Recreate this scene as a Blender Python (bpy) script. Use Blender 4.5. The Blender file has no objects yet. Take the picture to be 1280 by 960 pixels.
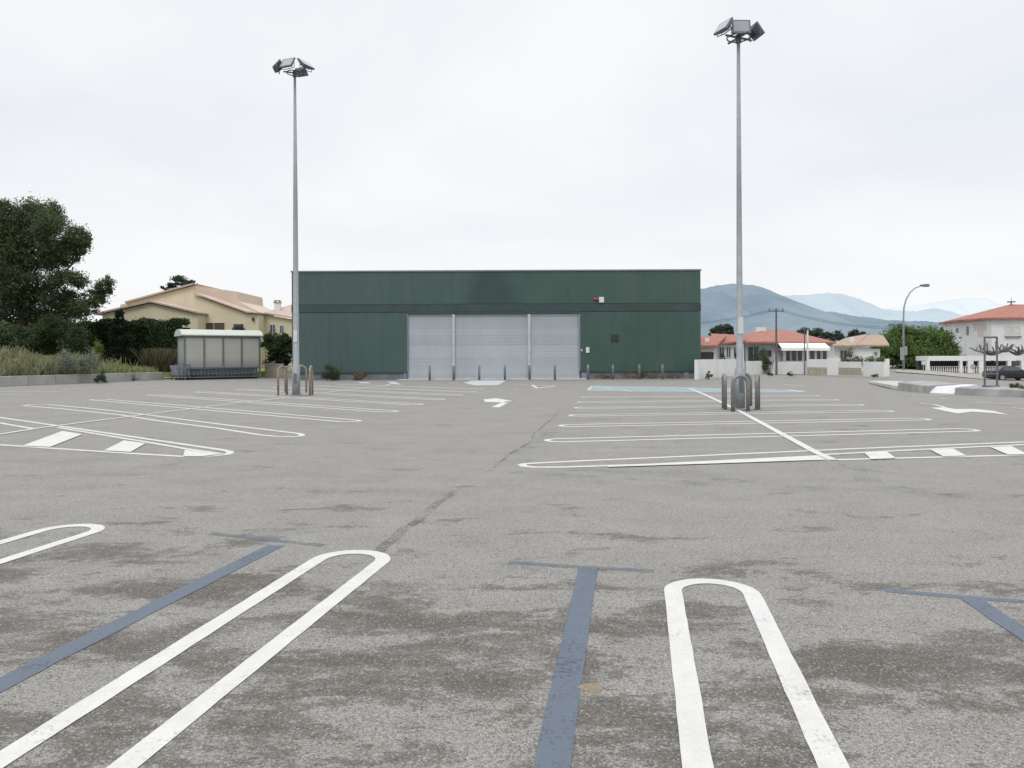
import bpy, math, random
import numpy as np
from mathutils import Vector, Matrix
random.seed(7); RNG = np.random.default_rng(11)
scn = bpy.context.scene
COL = scn.collection
PI = math.pi
# ------------------------------------------------------------------ camera
F, H, HZ, ROLL = 950.0, 1.45, 446.0, math.radians(0.25)
CR, CU = Vector((math.cos(ROLL), 0, -math.sin(ROLL))), Vector((math.sin(ROLL), 0, math.cos(ROLL)))
def ray(px, py):
    return CR*((px-640)/F) + CU*(-(py-HZ)/F) + Vector((0, 1, 0))
def W(px, py, D):                      # world point seen at a pixel, D metres ahead
    r = ray(px, py); return Vector((r.x*D, D, r.z*D+H))
def G(px, py, z=0.0):                  # point on the flat ground
    r = ray(px, py); t = (z-H)/r.z; return Vector((r.x*t, t, z))
def hor(px): return HZ-(px-640)*math.tan(ROLL)
cam = bpy.data.cameras.new('camera'); co = bpy.data.objects.new('camera', cam); COL.objects.link(co)
co.location = (0, 0, H)
co.rotation_euler = (Matrix.Rotation(ROLL, 4, 'Y') @ Matrix.Rotation(PI/2, 4, 'X')).to_euler()
cam.sensor_width = 36; cam.lens = F/1280*36; cam.shift_y = -34/1280
cam.clip_end = 30000; cam.clip_start = 0.05
scn.camera = co
# ------------------------------------------------------------------ tags
def tag(o, label=None, cat=None, group=None, kind=None):
    if label: o['label'] = label
    if cat: o['category'] = cat
    if group: o['group'] = group
    if kind: o['kind'] = kind
    return o
def empty(name, loc=(0, 0, 0), rz=0, label=None, cat=None, group=None):
    o = bpy.data.objects.new(name, None); COL.objects.link(o)
    o.location = loc; o.rotation_euler = (0, 0, rz); o.empty_display_size = .2
    return tag(o, label, cat, group)
def copy_tree(o, parent=None, label=None):
    c = o.copy(); COL.objects.link(c); c.parent = parent
    if label: c['label'] = label
    for ch in list(o.children): copy_tree(ch, c)
    return c
# ------------------------------------------------------------------ mesh builder
class MB:
    def __init__(s): s.v = []; s.f = []
    def add(s, vs, fs):
        b = len(s.v); s.v += [tuple(v) for v in vs]; s.f += [tuple(b+i for i in f) for f in fs]; return s
    def box(s, x0, x1, y0, y1, z0, z1):
        return s.add([(x0,y0,z0),(x1,y0,z0),(x1,y1,z0),(x0,y1,z0),(x0,y0,z1),(x1,y0,z1),(x1,y1,z1),(x0,y1,z1)],
                     [(0,3,2,1),(4,5,6,7),(0,1,5,4),(1,2,6,5),(2,3,7,6),(3,0,4,7)])
    def prism(s, pts, off):            # polygon (3d pts) pushed by off
        n = len(pts); a = [Vector(p) for p in pts]; b = [p+Vector(off) for p in a]
        return s.add(a+b, [tuple(range(n))[::-1], tuple(range(n, 2*n))]+[(i, (i+1) % n, n+(i+1) % n, n+i) for i in range(n)])
    def poly(s, pts): return s.add(pts, [tuple(range(len(pts)))])
    def tube(s, path, r, n=8, caps=True):
        path = [Vector(p) for p in path]; m = len(path)
        rs = r if isinstance(r, (list, tuple)) else [r]*m
        base = len(s.v); up = None
        for i, p in enumerate(path):
            t = (path[min(i+1, m-1)]-path[max(i-1, 0)]).normalized()
            if up is None:
                up = Vector((0, 0, 1)) if abs(t.z) < .9 else Vector((1, 0, 0))
            a = t.cross(up).normalized(); b = a.cross(t).normalized(); up = b
            for k in range(n):
                q = 2*PI*k/n; s.v.append(tuple(p+(a*math.cos(q)+b*math.sin(q))*rs[i]))
        for i in range(m-1):
            for k in range(n):
                s.f.append((base+i*n+k, base+i*n+(k+1) % n, base+(i+1)*n+(k+1) % n, base+(i+1)*n+k))
        if caps:
            s.f.append(tuple(base+k for k in range(n))[::-1]); s.f.append(tuple(base+(m-1)*n+k for k in range(n)))
        return s
    def build(s, name, m, parent=None, bevel=0, smooth=False, loc=None):
        me = bpy.data.meshes.new(name); me.from_pydata(s.v, [], s.f); me.update()
        if m is not None:
            me.materials.append(m)
        o = bpy.data.objects.new(name, me); COL.objects.link(o)
        if smooth:
            for p in me.polygons: p.use_smooth = True
        if parent: o.parent = parent
        if loc: o.location = loc
        import bmesh
        bm = bmesh.new(); bm.from_mesh(me); bmesh.ops.recalc_face_normals(bm, faces=bm.faces)
        if bevel:
            bmesh.ops.bevel(bm, geom=[e for e in bm.edges if e.is_manifold and e.calc_face_angle(0) > .5], offset=bevel, segments=2, affect='EDGES', profile=.5)
        bm.to_mesh(me); bm.free()
        return o
# ------------------------------------------------------------------ materials
class NT:
    def __init__(s, name):
        s.m = bpy.data.materials.new(name); s.m.use_nodes = True; s.t = s.m.node_tree; s.n = s.t.nodes
        s.b = s.n['Principled BSDF']; s.out = s.n['Material Output']
        s.pos = s.n.new('ShaderNodeNewGeometry').outputs['Position']
    def l(s, a, b): s.t.links.new(a, b)
    def noise(s, scale, detail=4, rough=.55, sc=(1, 1, 1), rot=0, vec=None, dist=0):
        mp = s.n.new('ShaderNodeMapping'); mp.inputs['Scale'].default_value = sc; mp.inputs['Rotation'].default_value = (0, 0, rot)
        s.l(vec or s.pos, mp.inputs['Vector'])
        x = s.n.new('ShaderNodeTexNoise'); x.inputs['Scale'].default_value = scale; x.inputs['Detail'].default_value = detail
        x.inputs['Roughness'].default_value = rough; x.inputs['Distortion'].default_value = dist
        s.l(mp.outputs[0], x.inputs['Vector']); return x.outputs['Fac']
    def ramp(s, fac, stops):
        r = s.n.new('ShaderNodeValToRGB'); e = r.color_ramp.elements
        while len(e) < len(stops): e.new(.5)
        for i, (p, c) in enumerate(stops):
            e[i].position = p; e[i].color = (c if hasattr(c, '__len__') else (c, c, c))[:3]+(1,) if hasattr(c, '__len__') else (c, c, c, 1)
        s.l(fac, r.inputs[0]); return r.outputs[0]
    def mix(s, fac, a, b, mode='MIX'):
        x = s.n.new('ShaderNodeMix'); x.data_type = 'RGBA'; x.blend_type = mode
        for sock, v in ((x.inputs[0], fac), (x.inputs[6], a), (x.inputs[7], b)):
            if isinstance(v, (int, float)): sock.default_value = v
            elif isinstance(v, tuple): sock.default_value = v[:3]+(1,)
            else: s.l(v, sock)
        return x.outputs[2]
    def math(s, op, a, b=0.0, clamp=False):
        x = s.n.new('ShaderNodeMath'); x.operation = op; x.use_clamp = clamp
        for i, v in enumerate((a, b)):
            if isinstance(v, (int, float)): x.inputs[i].default_value = v
            else: s.l(v, x.inputs[i])
        return x.outputs[0]
    def bump(s, h, st=.3, dist=.02):
        b = s.n.new('ShaderNodeBump'); b.inputs['Strength'].default_value = st; b.inputs['Distance'].default_value = dist
        s.l(h, b.inputs['Height']); s.l(b.outputs[0], s.b.inputs['Normal'])
    def col(s, c):
        if isinstance(c, tuple): s.b.inputs['Base Color'].default_value = c[:3]+(1,)
        else: s.l(c, s.b.inputs['Base Color'])
    def sepz(s, k=2):
        x = s.n.new('ShaderNodeSeparateXYZ'); s.l(s.pos, x.inputs[0]); return x.outputs[k]
def mat(name, c, rough=.6, metal=0, var=.18, scale=3, dirt=0, bump=0, obj=False):
    t = NT(name)
    if obj:
        t.pos = t.n.new('ShaderNodeTexCoord').outputs['Object']
    d = tuple(x*(1-var) for x in c); u = tuple(min(1, x*(1+var)) for x in c)
    f = t.noise(scale, 6, .6)
    cc = t.ramp(f, [(.3, d), (.7, u)])
    if dirt:
        g = t.noise(scale*.6, 5, .7, (3, 3, .5))
        cc = t.mix(t.math('MULTIPLY', t.ramp(g, [(.45, 0), (.75, 1)]), dirt), cc, tuple(x*.45 for x in c))
    t.col(cc); t.b.inputs['Roughness'].default_value = rough; t.b.inputs['Metallic'].default_value = metal
    if bump: t.bump(t.noise(scale*8, 4), bump, .02)
    return t.m
def leafmat(name, dark, light, scale=.5):
    t = NT(name)
    f = t.noise(scale, 3, .6)
    f2 = t.noise(scale*9, 2, .6)
    c = t.ramp(t.math('ADD', t.math('MULTIPLY', f, .6), t.math('MULTIPLY', f2, .4)), [(.35, dark), (.65, light)])
    t.col(c); t.b.inputs['Roughness'].default_value = .75; t.b.inputs['Specular IOR Level'].default_value = .15
    tr = t.n.new('ShaderNodeBsdfTranslucent'); t.l(c, tr.inputs[0])
    mx = t.n.new('ShaderNodeMixShader'); mx.inputs[0].default_value = .2
    t.l(t.b.outputs[0], mx.inputs[1]); t.l(tr.outputs[0], mx.inputs[2]); t.l(mx.outputs[0], t.out.inputs[0])
    return t.m
# asphalt
def asphalt_color(t):
    fine = t.noise(170, 3, .7)
    grit = t.n.new('ShaderNodeTexVoronoi'); grit.inputs['Scale'].default_value = 85; t.l(t.pos, grit.inputs['Vector'])
    mid = t.noise(1.3, 6, .65, (1, 1.6, 1), .17)
    big = t.noise(.12, 4, .6)
    c = t.ramp(mid, [(.25, (.214, .208, .190)), (.75, (.286, .279, .256))])
    c = t.mix(t.ramp(big, [(.3, 0.0), (.7, .30)]), c, (.305, .296, .270))
    # dark mottled stains, drawn out across the slope, thickest nearest the lens
    y = t.sepz(1); x = t.sepz(0)
    near = t.n.new('ShaderNodeMapRange'); near.inputs['From Min'].default_value = 3.2; near.inputs['From Max'].default_value = 7.5
    near.inputs['To Min'].default_value = .075; near.inputs['To Max'].default_value = -.075
    t.l(t.math('ADD', y, t.math('MULTIPLY', x, .28)), near.inputs['Value'])
    st = t.noise(.95, 9, .70, (1, 2.0, 1), .30, dist=.25)
    # a darker damp band runs across below the bays
    yb = t.math('ADD', t.math('ADD', y, t.math('MULTIPLY', x, .295)), t.math('MULTIPLY', t.noise(1.6, 5, .7), .7))
    bd = t.n.new('ShaderNodeMapRange'); bd.inputs['From Min'].default_value = .02; bd.inputs['From Max'].default_value = .30
    bd.inputs['To Min'].default_value = .085; bd.inputs['To Max'].default_value = 0; t.l(t.math('ABSOLUTE', t.math('SUBTRACT', yb, 4.47)), bd.inputs['Value'])
    stip = t.math('ADD', t.math('MULTIPLY', t.noise(11, 6, .8, (1, 1.3, 1)), .34), t.math('MULTIPLY', t.noise(60, 3, .7), .18))
    sm = t.math('ADD', t.math('ADD', t.math('ADD', st, near.outputs[0]), bd.outputs[0]), t.math('SUBTRACT', stip, .26))
    s1 = t.ramp(sm, [(.535, 0.0), (.575, .60), (.68, .88)])
    c = t.mix(s1, c, (.090, .080, .069))
    pale = t.ramp(t.noise(5, 9, .8), [(.53, 0.0), (.66, .30)])
    c = t.mix(pale, c, (.34, .325, .30))
    # ruddy lichen
    li = t.ramp(t.noise(2.4, 8, .75, (1, 1.7, 1), .1), [(.57, 0.0), (.68, .38)])
    c = t.mix(li, c, (.16, .11, .092))
    # loose far patches
    pt = t.ramp(t.noise(.32, 6, .7, (1, 2.2, 1), .15), [(.52, 0.0), (.70, .26)])
    c = t.mix(pt, c, (.13, .126, .12))
    g = t.ramp(fine, [(.34, (.42, .42, .43)), (.5, (1, 1, 1)), (.66, (1.7, 1.69, 1.66))])
    c = t.mix(.9, c, g, 'MULTIPLY')
    g2 = t.ramp(t.noise(55, 4, .75), [(.36, (.62, .62, .62)), (.5, (1, 1, 1)), (.66, (1.35, 1.34, 1.32))])
    c = t.mix(.8, c, g2, 'MULTIPLY')
    gg = t.ramp(grit.outputs['Distance'], [(.0, (1.35, 1.33, 1.3)), (.25, (1, 1, 1)), (.8, (.78, .78, .78))])
    c = t.mix(.7, c, gg, 'MULTIPLY')
    cell = t.n.new('ShaderNodeTexVoronoi'); cell.inputs['Scale'].default_value = 120; t.l(t.pos, cell.inputs['Vector'])
    sx = t.n.new('ShaderNodeSeparateColor'); t.l(cell.outputs['Color'], sx.inputs[0])
    c = t.mix(t.ramp(sx.outputs[0], [(.90, 0.0), (.95, .42)]), c, (.44, .425, .39))
    c = t.mix(t.ramp(sx.outputs[1], [(.86, 0.0), (.92, .6)]), c, (.07, .063, .057))
    return c, fine
def m_asphalt():
    t = NT('asphalt'); c, fine = asphalt_color(t); t.col(c)
    t.b.inputs['Roughness'].default_value = .85; t.b.inputs['Specular IOR Level'].default_value = .3
    t.bump(fine, .5, .006); return t.m
def paint(name, c, wear=.5, thr=(.56, .70), opac=1.0):
    t = NT(name)
    f = t.noise(38, 6, .75); f2 = t.noise(2.2, 4, .6); k = t.noise(160, 2, .6)
    w = t.ramp(t.math('ADD', t.math('MULTIPLY', f, .6), t.math('MULTIPLY', f2, .4)), [(thr[0], 0.0), (thr[1], wear)])
    tone = t.ramp(t.noise(5, 5, .7), [(.3, tuple(x*.86 for x in c)), (.7, c)])
    tone = t.mix(.5, tone, t.ramp(k, [(.3, (.78, .78, .78)), (.6, (1.05, 1.05, 1.05))]), 'MULTIPLY')
    t.col(tone)
    t.b.inputs['Roughness'].default_value = .7; t.bump(k, .25, .004)
    tr = t.n.new('ShaderNodeBsdfTransparent'); mx = t.n.new('ShaderNodeMixShader')
    fac = t.math('ADD', w, 1-opac, True)
    t.l(fac, mx.inputs[0]); t.l(t.b.outputs[0], mx.inputs[1]); t.l(tr.outputs[0], mx.inputs[2]); t.l(mx.outputs[0], t.out.inputs[0])
    return t.m
M = {}
M['asphalt'] = m_asphalt()
M['white'] = paint('white_road_paint', (.62, .615, .59), .45, (.56, .64))
M['whitefar'] = paint('worn_white_road_paint', (.66, .655, .635), .4, (.55, .72), .95)
M['bluep'] = paint('blue_grey_road_paint', (.115, .142, .182), .85, (.53, .68), .97)
M['bluefaint'] = paint('faded_blue_road_paint', (.17, .195, .24), .95, (.40, .62), .40)
M['bluecap'] = paint('worn_blue_road_paint', (.15, .18, .215), .95, (.46, .66), .75)
M['paleblue'] = paint('pale_blue_road_paint', (.38, .50, .53), .5, (.5, .68), .75)
M['palewhite'] = paint('pale_white_road_paint', (.55, .60, .60), .4, (.5, .68), .9)
M['metal'] = mat('galvanised_steel', (.27, .295, .305), .6, .15, .12, 6)
M['lampgrey'] = mat('lamp_housing_grey', (.13, .14, .16), .5, .3)
M['lampglass'] = mat('lamp_glass', (.30, .32, .35), .15, 0, .05)
M['hoop'] = mat('weathered_steel_hoop', (.22, .22, .215), .5, .4, .2, 9)
M['hoopb'] = mat('rusty_beige_hoop', (.27, .225, .17), .6, .2, .3, 9)
M['bollard'] = mat('grey_bollard_paint', (.19, .215, .25), .5, .1)
M['bollardg'] = mat('green_grey_bollard_paint', (.12, .165, .15), .6, 0)
M['concrete'] = mat('concrete', (.32, .32, .315), .9, 0, .3, 1.3, .5, .3)
M['concretel'] = mat('light_concrete', (.46, .46, .44), .9, 0, .15, 2, .2)
M['plinth'] = mat('plinth_concrete', (.15, .165, .18), .9, 0, .25, 1.2, .5)
M['whitewall'] = mat('white_render', (.68, .685, .68), .85, 0, .07, .8, .12)
M['cream'] = mat('cream_render', (.62, .555, .41), .85, 0, .07, .6, .1)
M['peach'] = mat('pink_parapet_render', (.56, .46, .37), .85, 0, .08, .6)
M['tan'] = mat('tan_stone', (.36, .33, .27), .9, 0, .2, 4)
M['black'] = mat('dark_opening', (.035, .035, .04), .4, 0, .2)
M['glass'] = mat('window_glass', (.06, .075, .09), .1, 0, .3, 1)
M['frame'] = mat('white_window_frame', (.6, .6, .6), .5, 0, .05)
M['bark'] = mat('bark', (.10, .075, .055), .95, 0, .35, 4, 0, .5)
M['barkgrey'] = mat('grey_bark', (.12, .11, .12), .95, 0, .3, 5)
M['carpaint'] = mat('black_car_paint', (.012, .014, .02), .18, 0, .1)
M['tyre'] = mat('tyre_rubber', (.02, .02, .02), .8)
M['rim'] = mat('alloy_rim', (.35, .36, .38), .35, .7)
M['redlens'] = mat('red_lens', (.22, .02, .02), .25)
M['headlens'] = mat('clear_lens', (.5, .52, .55), .15)
M['plate'] = mat('number_plate', (.55, .55, .53), .5)
M['awning'] = mat('white_awning_fabric', (.80, .82, .78), .8, 0, .05)
M['trolley'] = mat('trolley_wire', (.27, .30, .36), .4, .5, .1)
M['trolleyblue'] = mat('trolley_handle_blue', (.08, .11, .24), .5)
M['panel'] = None
def tiles(name, c1, c2):
    t = NT(name)
    w = t.n.new('ShaderNodeTexWave'); w.wave_type = 'BANDS'; w.bands_direction = 'X'; w.inputs['Scale'].default_value = 1.6
    w.inputs['Distortion'].default_value = .6; t.l(t.pos, w.inputs['Vector'])
    c = t.ramp(t.noise(2.2, 6, .75), [(.3, c1), (.7, c2)])
    c = t.mix(.45, c, t.ramp(w.outputs['Fac'], [(.0, (.38, .34, .34)), (.5, (1, 1, 1))]), 'MULTIPLY')
    t.col(c); t.b.inputs['Roughness'].default_value = .9; return t.m
M['tiles'] = tiles('terracotta_tiles', (.30, .125, .095), (.44, .205, .16))
M['tilespink'] = tiles('pale_pink_tiles', (.44, .34, .29), (.58, .46, .40))
M['tilesbrown'] = tiles('buff_tiles', (.33, .245, .18), (.45, .345, .265))
# green profiled cladding
def cladding():
    t = NT('green_profiled_cladding')
    x = t.sepz(0); z = t.sepz(2)
    rib = t.math('SINE', t.math('MULTIPLY', x, 2*PI/.25))
    xr = t.n.new('ShaderNodeMapRange'); xr.inputs['From Min'].default_value = -14; xr.inputs['From Max'].default_value = 6; t.l(x, xr.inputs['Value'])
    fade = t.noise(.35, 4, .6, (1, 1, .7))
    c = t.mix(xr.outputs[0], (.052, .092, .090), (.040, .084, .066))
    c = t.mix(t.ramp(fade, [(.35, 0.0), (.7, .42)]), c, (.088, .118, .115))
    pn = t.n.new('ShaderNodeTexNoise'); pn.noise_dimensions = '1D'; pn.inputs['Scale'].default_value = 1.0; pn.inputs['Detail'].default_value = 0
    t.l(t.math('SNAP', x, 1.0), pn.inputs['W'])
    c = t.mix(.8, c, t.ramp(pn.outputs['Fac'], [(.3, (.86, .86, .86)), (.7, (1.14, 1.14, 1.14))]), 'MULTIPLY')
    c = t.mix(.35, c, t.ramp(rib, [(0, (.88, .88, .88)), (1, (1.05, 1.05, 1.05))]), 'MULTIPLY')
    # darker patch with a ragged edge on the upper wall
    d = t.math('ADD', t.math('ABSOLUTE', t.math('SUBTRACT', x, -1.3)), t.math('MULTIPLY', t.noise(.9, 5, .7), 1.6))
    hz = t.math('SUBTRACT', z, 4.1)
    pm = t.ramp(t.math('ADD', d, t.math('MULTIPLY', hz, .35)), [(0, .7)]+[(.99, .7)]) if False else None
    mr = t.n.new('ShaderNodeMapRange'); mr.inputs['From Min'].default_value = 2.1; mr.inputs['From Max'].default_value = 3.3; mr.inputs['To Min'].default_value = .6; mr.inputs['To Max'].default_value = 0
    t.l(t.math('ADD', d, t.math('MULTIPLY', hz, .3)), mr.inputs['Value'])
    zc = t.math('GREATER_THAN', z, 4.2)
    c = t.mix(t.math('MULTIPLY', mr.outputs[0], zc), c, (.022, .04, .042))
    st = t.noise(.8, 5, .7, (4, 1, .25))
    c = t.mix(t.ramp(st, [(.5, 0.0), (.75, .35)]), c, (.030, .050, .045))
    t.col(c); t.b.inputs['Roughness'].default_value = .45; t.b.inputs['Specular IOR Level'].default_value = .35
    t.bump(rib, .18, .02); return t.m
M['clad'] = cladding()
M['cladband'] = mat('dark_green_trim_shadow_gap', (.030, .056, .054), .6, 0, .25, 1.0, .3)  # trim colour, also used for the painted-in shadow gap across the facade
M['coping'] = mat('coping_metal', (.19, .19, .19), .5, .2)
def shutter():
    t = NT('roller_shutter_slats')
    z = t.sepz(2)
    s_ = t.math('SINE', t.math('MULTIPLY', z, 2*PI/.12))
    c = t.ramp(t.noise(.6, 4, .6, (1, 1, .3)), [(.3, (.325, .365, .40)), (.7, (.385, .425, .455))])
    c = t.mix(.4, c, t.ramp(s_, [(0, (.78, .78, .78)), (.4, (1, 1, 1))]), 'MULTIPLY')
    pn = t.n.new('ShaderNodeTexNoise'); pn.noise_dimensions = '1D'; pn.inputs['Scale'].default_value = 1.0; pn.inputs['Detail'].default_value = 0
    t.l(t.math('SNAP', z, .36), pn.inputs['W'])
    c = t.mix(.7, c, t.ramp(pn.outputs['Fac'], [(.3, (.88, .88, .88)), (.7, (1.08, 1.08, 1.08))]), 'MULTIPLY')
    t.col(c); t.b.inputs['Roughness'].default_value = .5; return t.m
M['shutter'] = shutter()
M['shutterpost'] = mat('pale_steel_post', (.46, .48, .50), .4, .2)
def panel():
    t = NT('translucent_panel')
    c = t.ramp(t.noise(.8, 4, .6, (1, 1, .4)), [(.3, (.50, .51, .46)), (.7, (.62, .62, .56))])
    z = t.n.new('ShaderNodeMapRange'); z.inputs['From Min'].default_value = .8; z.inputs['From Max'].default_value = 1.5
    t.l(t.sepz(2), z.inputs['Value'])
    c = t.mix(z.outputs[0], (.33, .34, .34), c)
    t.col(c); t.b.inputs['Roughness'].default_value = .3
    tr = t.n.new('ShaderNodeBsdfTranslucent'); tr.inputs[0].default_value = (.55, .56, .52, 1)
    mx = t.n.new('ShaderNodeMixShader'); mx.inputs[0].default_value = .35
    t.l(t.b.outputs[0], mx.inputs[1]); t.l(tr.outputs[0], mx.inputs[2]); t.l(mx.outputs[0], t.out.inputs[0]); return t.m
M['panel'] = panel()
M['shelterframe'] = mat('shelter_frame_paint', (.13, .155, .165), .5, .2)
M['shelterroof'] = mat('shelter_roof_sheet', (.50, .525, .48), .5, 0, .06)
M['pine'] = leafmat('pine_needles', (.038, .055, .028), (.12, .155, .075), .35)
M['hedge'] = leafmat('hedge_leaves', (.022, .038, .018), (.07, .105, .045), .7)
M['conifer'] = leafmat('conifer_leaves', (.010, .018, .012), (.025, .04, .02), .7)
M['greenbush'] = leafmat('bright_green_leaves', (.05, .095, .03), (.16, .235, .075), .35)
M['midbush'] = leafmat('mid_green_leaves', (.04, .062, .032), (.11, .15, .075), 1.0)
M['greybush'] = leafmat('grey_green_leaves', (.13, .155, .115), (.28, .31, .24), 1.2)
M['yellowbush'] = leafmat('yellow_green_leaves', (.08, .10, .02), (.20, .22, .06), 1.2)
M['dryweed'] = leafmat('dry_weed', (.09, .07, .04), (.22, .16, .09), 1.5)
M['fartree'] = leafmat('distant_tree_leaves', (.035, .055, .042), (.08, .11, .078), .3)
def grassmat(name, cols, scale=.45):
    t = NT(name); f = t.noise(scale, 5, .65); f2 = t.noise(9, 2, .5)
    n = len(cols); c = t.ramp(f, [(.32+.36*i/(n-1), q) for i, q in enumerate(cols)])
    c = t.mix(.6, c, t.ramp(f2, [(.3, (.6, .6, .6)), (.7, (1.25, 1.25, 1.2))]), 'MULTIPLY')
    t.col(c); t.b.inputs['Roughness'].default_value = .85; t.b.inputs['Specular IOR Level'].default_value = .1; return t.m
M['field'] = grassmat('meadow_ground', [(.12, .15, .05), (.20, .23, .08), (.17, .19, .07)], .3)
M['tallgrass'] = grassmat('tall_dry_grass', [(.13, .165, .075), (.27, .25, .165), (.16, .19, .09), (.25, .215, .15)], .9)
M['reed'] = grassmat('dark_reed', [(.05, .06, .03), (.11, .095, .055), (.07, .08, .04)], .8)
M['greengrass'] = grassmat('green_meadow_grass', [(.16, .20, .07), (.25, .28, .12), (.19, .22, .09)], .3)

# ------------------------------------------------------------------ terrain
def smooth(e0, e1, x):
    t = min(1, max(0, (x-e0)/(e1-e0))); return t*t*(3-2*t)
def terr(x, y):
    if y < 28: return 0.0
    u = x/y*74
    gx = math.exp(-((u-50)/9.0)**2) if u < 50 else 1.0
    gy = math.exp(-((y-74)/(27.0 if y < 74 else 18.0))**2)
    if u > 50 and y > 74: gy = max(gy, .45)
    return -1.1*gx*gy*smooth(28, 36, y)*1.0
def Tz(x, y): return terr(x, y)
def onT(px, D):
    x = (px-640)/F*D; return Vector((x, D, terr(x, D)))
xs = sorted(set([-9000, -4000, -1500, -600, -250, -120, -60]+list(range(-40, 31, 10))+list(range(30, 96, 3))+[110, 150, 250, 600, 1500, 4000, 9000]))
ys = sorted(set([-300, -60, -20, 0, 10, 20]+list(range(26, 140, 3))+[160, 200, 300, 600, 1500, 4000, 9500, 14000]))
g = MB(); g.v = [(x, y, terr(x, y)) for y in ys for x in xs]
nx = len(xs)
g.f = [(j*nx+i, j*nx+i+1, (j+1)*nx+i+1, (j+1)*nx+i) for j in range(len(ys)-1) for i in range(nx-1)]
gnd = g.build('ground', M['asphalt'], smooth=True); tag(gnd, kind='structure')

# ------------------------------------------------------------------ road markings
def strip(mb, pts, w, z=.004, closed=False):
    P0_ = [Vector((p[0], p[1], 0)) for p in pts]; P = []
    for i in range(len(P0_) if closed else len(P0_)-1):
        a, b = P0_[i], P0_[(i+1) % len(P0_)]; k = max(1, min(30, int((b-a).length/.12)))
        P += [a.lerp(b, q/k) for q in range(k)]
    if not closed: P.append(P0_[-1])
    n = len(P); L = []; R = []; jit = min(.0022, w*.03)
    for i in range(n):
        a = P[(i-1) % n] if closed or i > 0 else P[i]; b = P[(i+1) % n] if closed or i < n-1 else P[i]
        d = (b-a).normalized(); nn = Vector((-d.y, d.x, 0))
        d0 = (P[i]-a); sc = 1.0
        if d0.length > 1e-6 and (b-P[i]).length > 1e-6:
            c = d0.normalized().dot(d); sc = 1/max(.6, c)
        L.append(P[i]+nn*(w/2*sc+random.uniform(-jit, jit))); R.append(P[i]-nn*(w/2*sc+random.uniform(-jit, jit)))
    b = len(mb.v); mb.v += [(p.x, p.y, z) for p in L]+[(p.x, p.y, z) for p in R]
    for i in range(n if closed else n-1):
        j = (i+1) % n; mb.f.append((b+n+i, b+n+j, b+j, b+i))
def pxs(mb, pts, w, z=.004, sub=1):
    strip(mb, [G(*p) for p in pts], w, z)
def stadium(tipA, tipB, r=.25, w=.11, z=.004):
    a = Vector(tipA[:2]+(0,)) if isinstance(tipA, tuple) else Vector((tipA.x, tipA.y, 0)); b = Vector((tipB[0], tipB[1], 0))
    d = (b-a).normalized(); n = Vector((-d.y, d.x, 0)); A = a+d*r; B = b-d*r; pts = []
    N = 14
    for i in range(N+1):
        q = PI/2+PI*i/N; pts.append(A+d*math.cos(q)*r+n*math.sin(q)*r)
    for i in range(1, 12): pts.append(A.lerp(B, i/12)-n*r)
    for i in range(N+1):
        q = -PI/2+PI*i/N; pts.append(B+d*math.cos(q)*r+n*math.sin(q)*r)
    for i in range(1, 12): pts.append(B.lerp(A, i/12)+n*r)
    mb = MB(); strip(mb, pts, w, z, True); return mb
def mark(mb, name, m='white'):
    o = mb.build(name, M[m]); tag(o, kind='structure'); return o
# near loops
dl = Vector((.166, .986, 0))
for apex in (G(886, 727), G(452, 690.5), G(108, 657)):
    e = apex-dl*7
    mark(stadium(apex, e, .235, .108), 'bay_divider_marking')
for tl, tr, m in (((684, 551), (1217, 537.3), 'whitefar'), ((701, 532.5), (1158.5, 523.8), 'whitefar'), ((713, 519.5), (1113.5, 513.8), 'whitefar'),
                  ((719.5, 510), (1077, 506), 'whitefar'), ((723, 502.7), (1046, 499.8), 'whitefar'), ((728, 496.3), (1022, 494.6), 'whitefar')):
    mark(stadium(G(*tl), G(*tr), .25, .11), 'bay_divider_marking', m)
for tl, tr, m in (((120, 499.3), (444, 526.9), 'whitefar'), ((190, 493.6), (492, 514.8), 'whitefar'), ((249, 489.8), (524.6, 506), 'whitefar'),
                  ((300, 486.6), (552, 499.5), 'whitefar'), ((345, 484), (574.5, 494), 'whitefar'), ((392, 482), (592, 490), 'whitefar'), ((425, 480.2), (602, 486.6), 'whitefar')):
    mark(stadium(G(*tr), G(*tl), .25, .11), 'bay_divider_marking', m)
# second left loop (slightly bowed)
mb = MB(); strip(mb, [G(*p) for p in ((30, 507), (38, 505.8), (60, 505.7), (120, 511.3), (173, 517.3), (283, 531.4), (340, 538), (362, 540.6), (373, 542), (378, 543.7), (376, 545.2), (366, 546), (343, 545.5), (326, 543.9), (272, 535.5), (200, 526.4), (150, 518.6), (78, 511.2))], .11, .004, True)
mark(mb, 'bay_divider_marking')
# large left loop with hatch
mb = MB()
pxs(mb, [(-60, 515), (0, 522), (75, 532.8), (180, 548.3), (250, 558.5), (278, 562.5), (287, 564.5), (288, 566.4), (283, 568.3), (269, 570), (249, 571.2), (230, 570.8), (180, 568), (105, 563.2), (0, 556.2), (-60, 553)], .11)
mark(mb, 'bay_divider_marking')
mb = MB(); pxs(mb, [(-60, 522), (0, 529), (44, 536.6)], .11, .006); pxs(mb, [(72, 534.6), (180, 552.4), (230, 561), (276, 567.8)], .10, .006)
mark(mb, 'bay_divider_marking')
mb = MB(); pxs(mb, [(-60, 550), (0, 543.3), (45, 536), (164, 520.6), (266, 507.8), (362, 496.4)], .12, .010); mark(mb, 'bay_spine_marking')
mb = MB(); pxs(mb, [(401, 491.6), (440, 486.9), (482, 482.2), (492, 479)], .12, .010); mark(mb, 'bay_spine_marking', 'whitefar')
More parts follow.
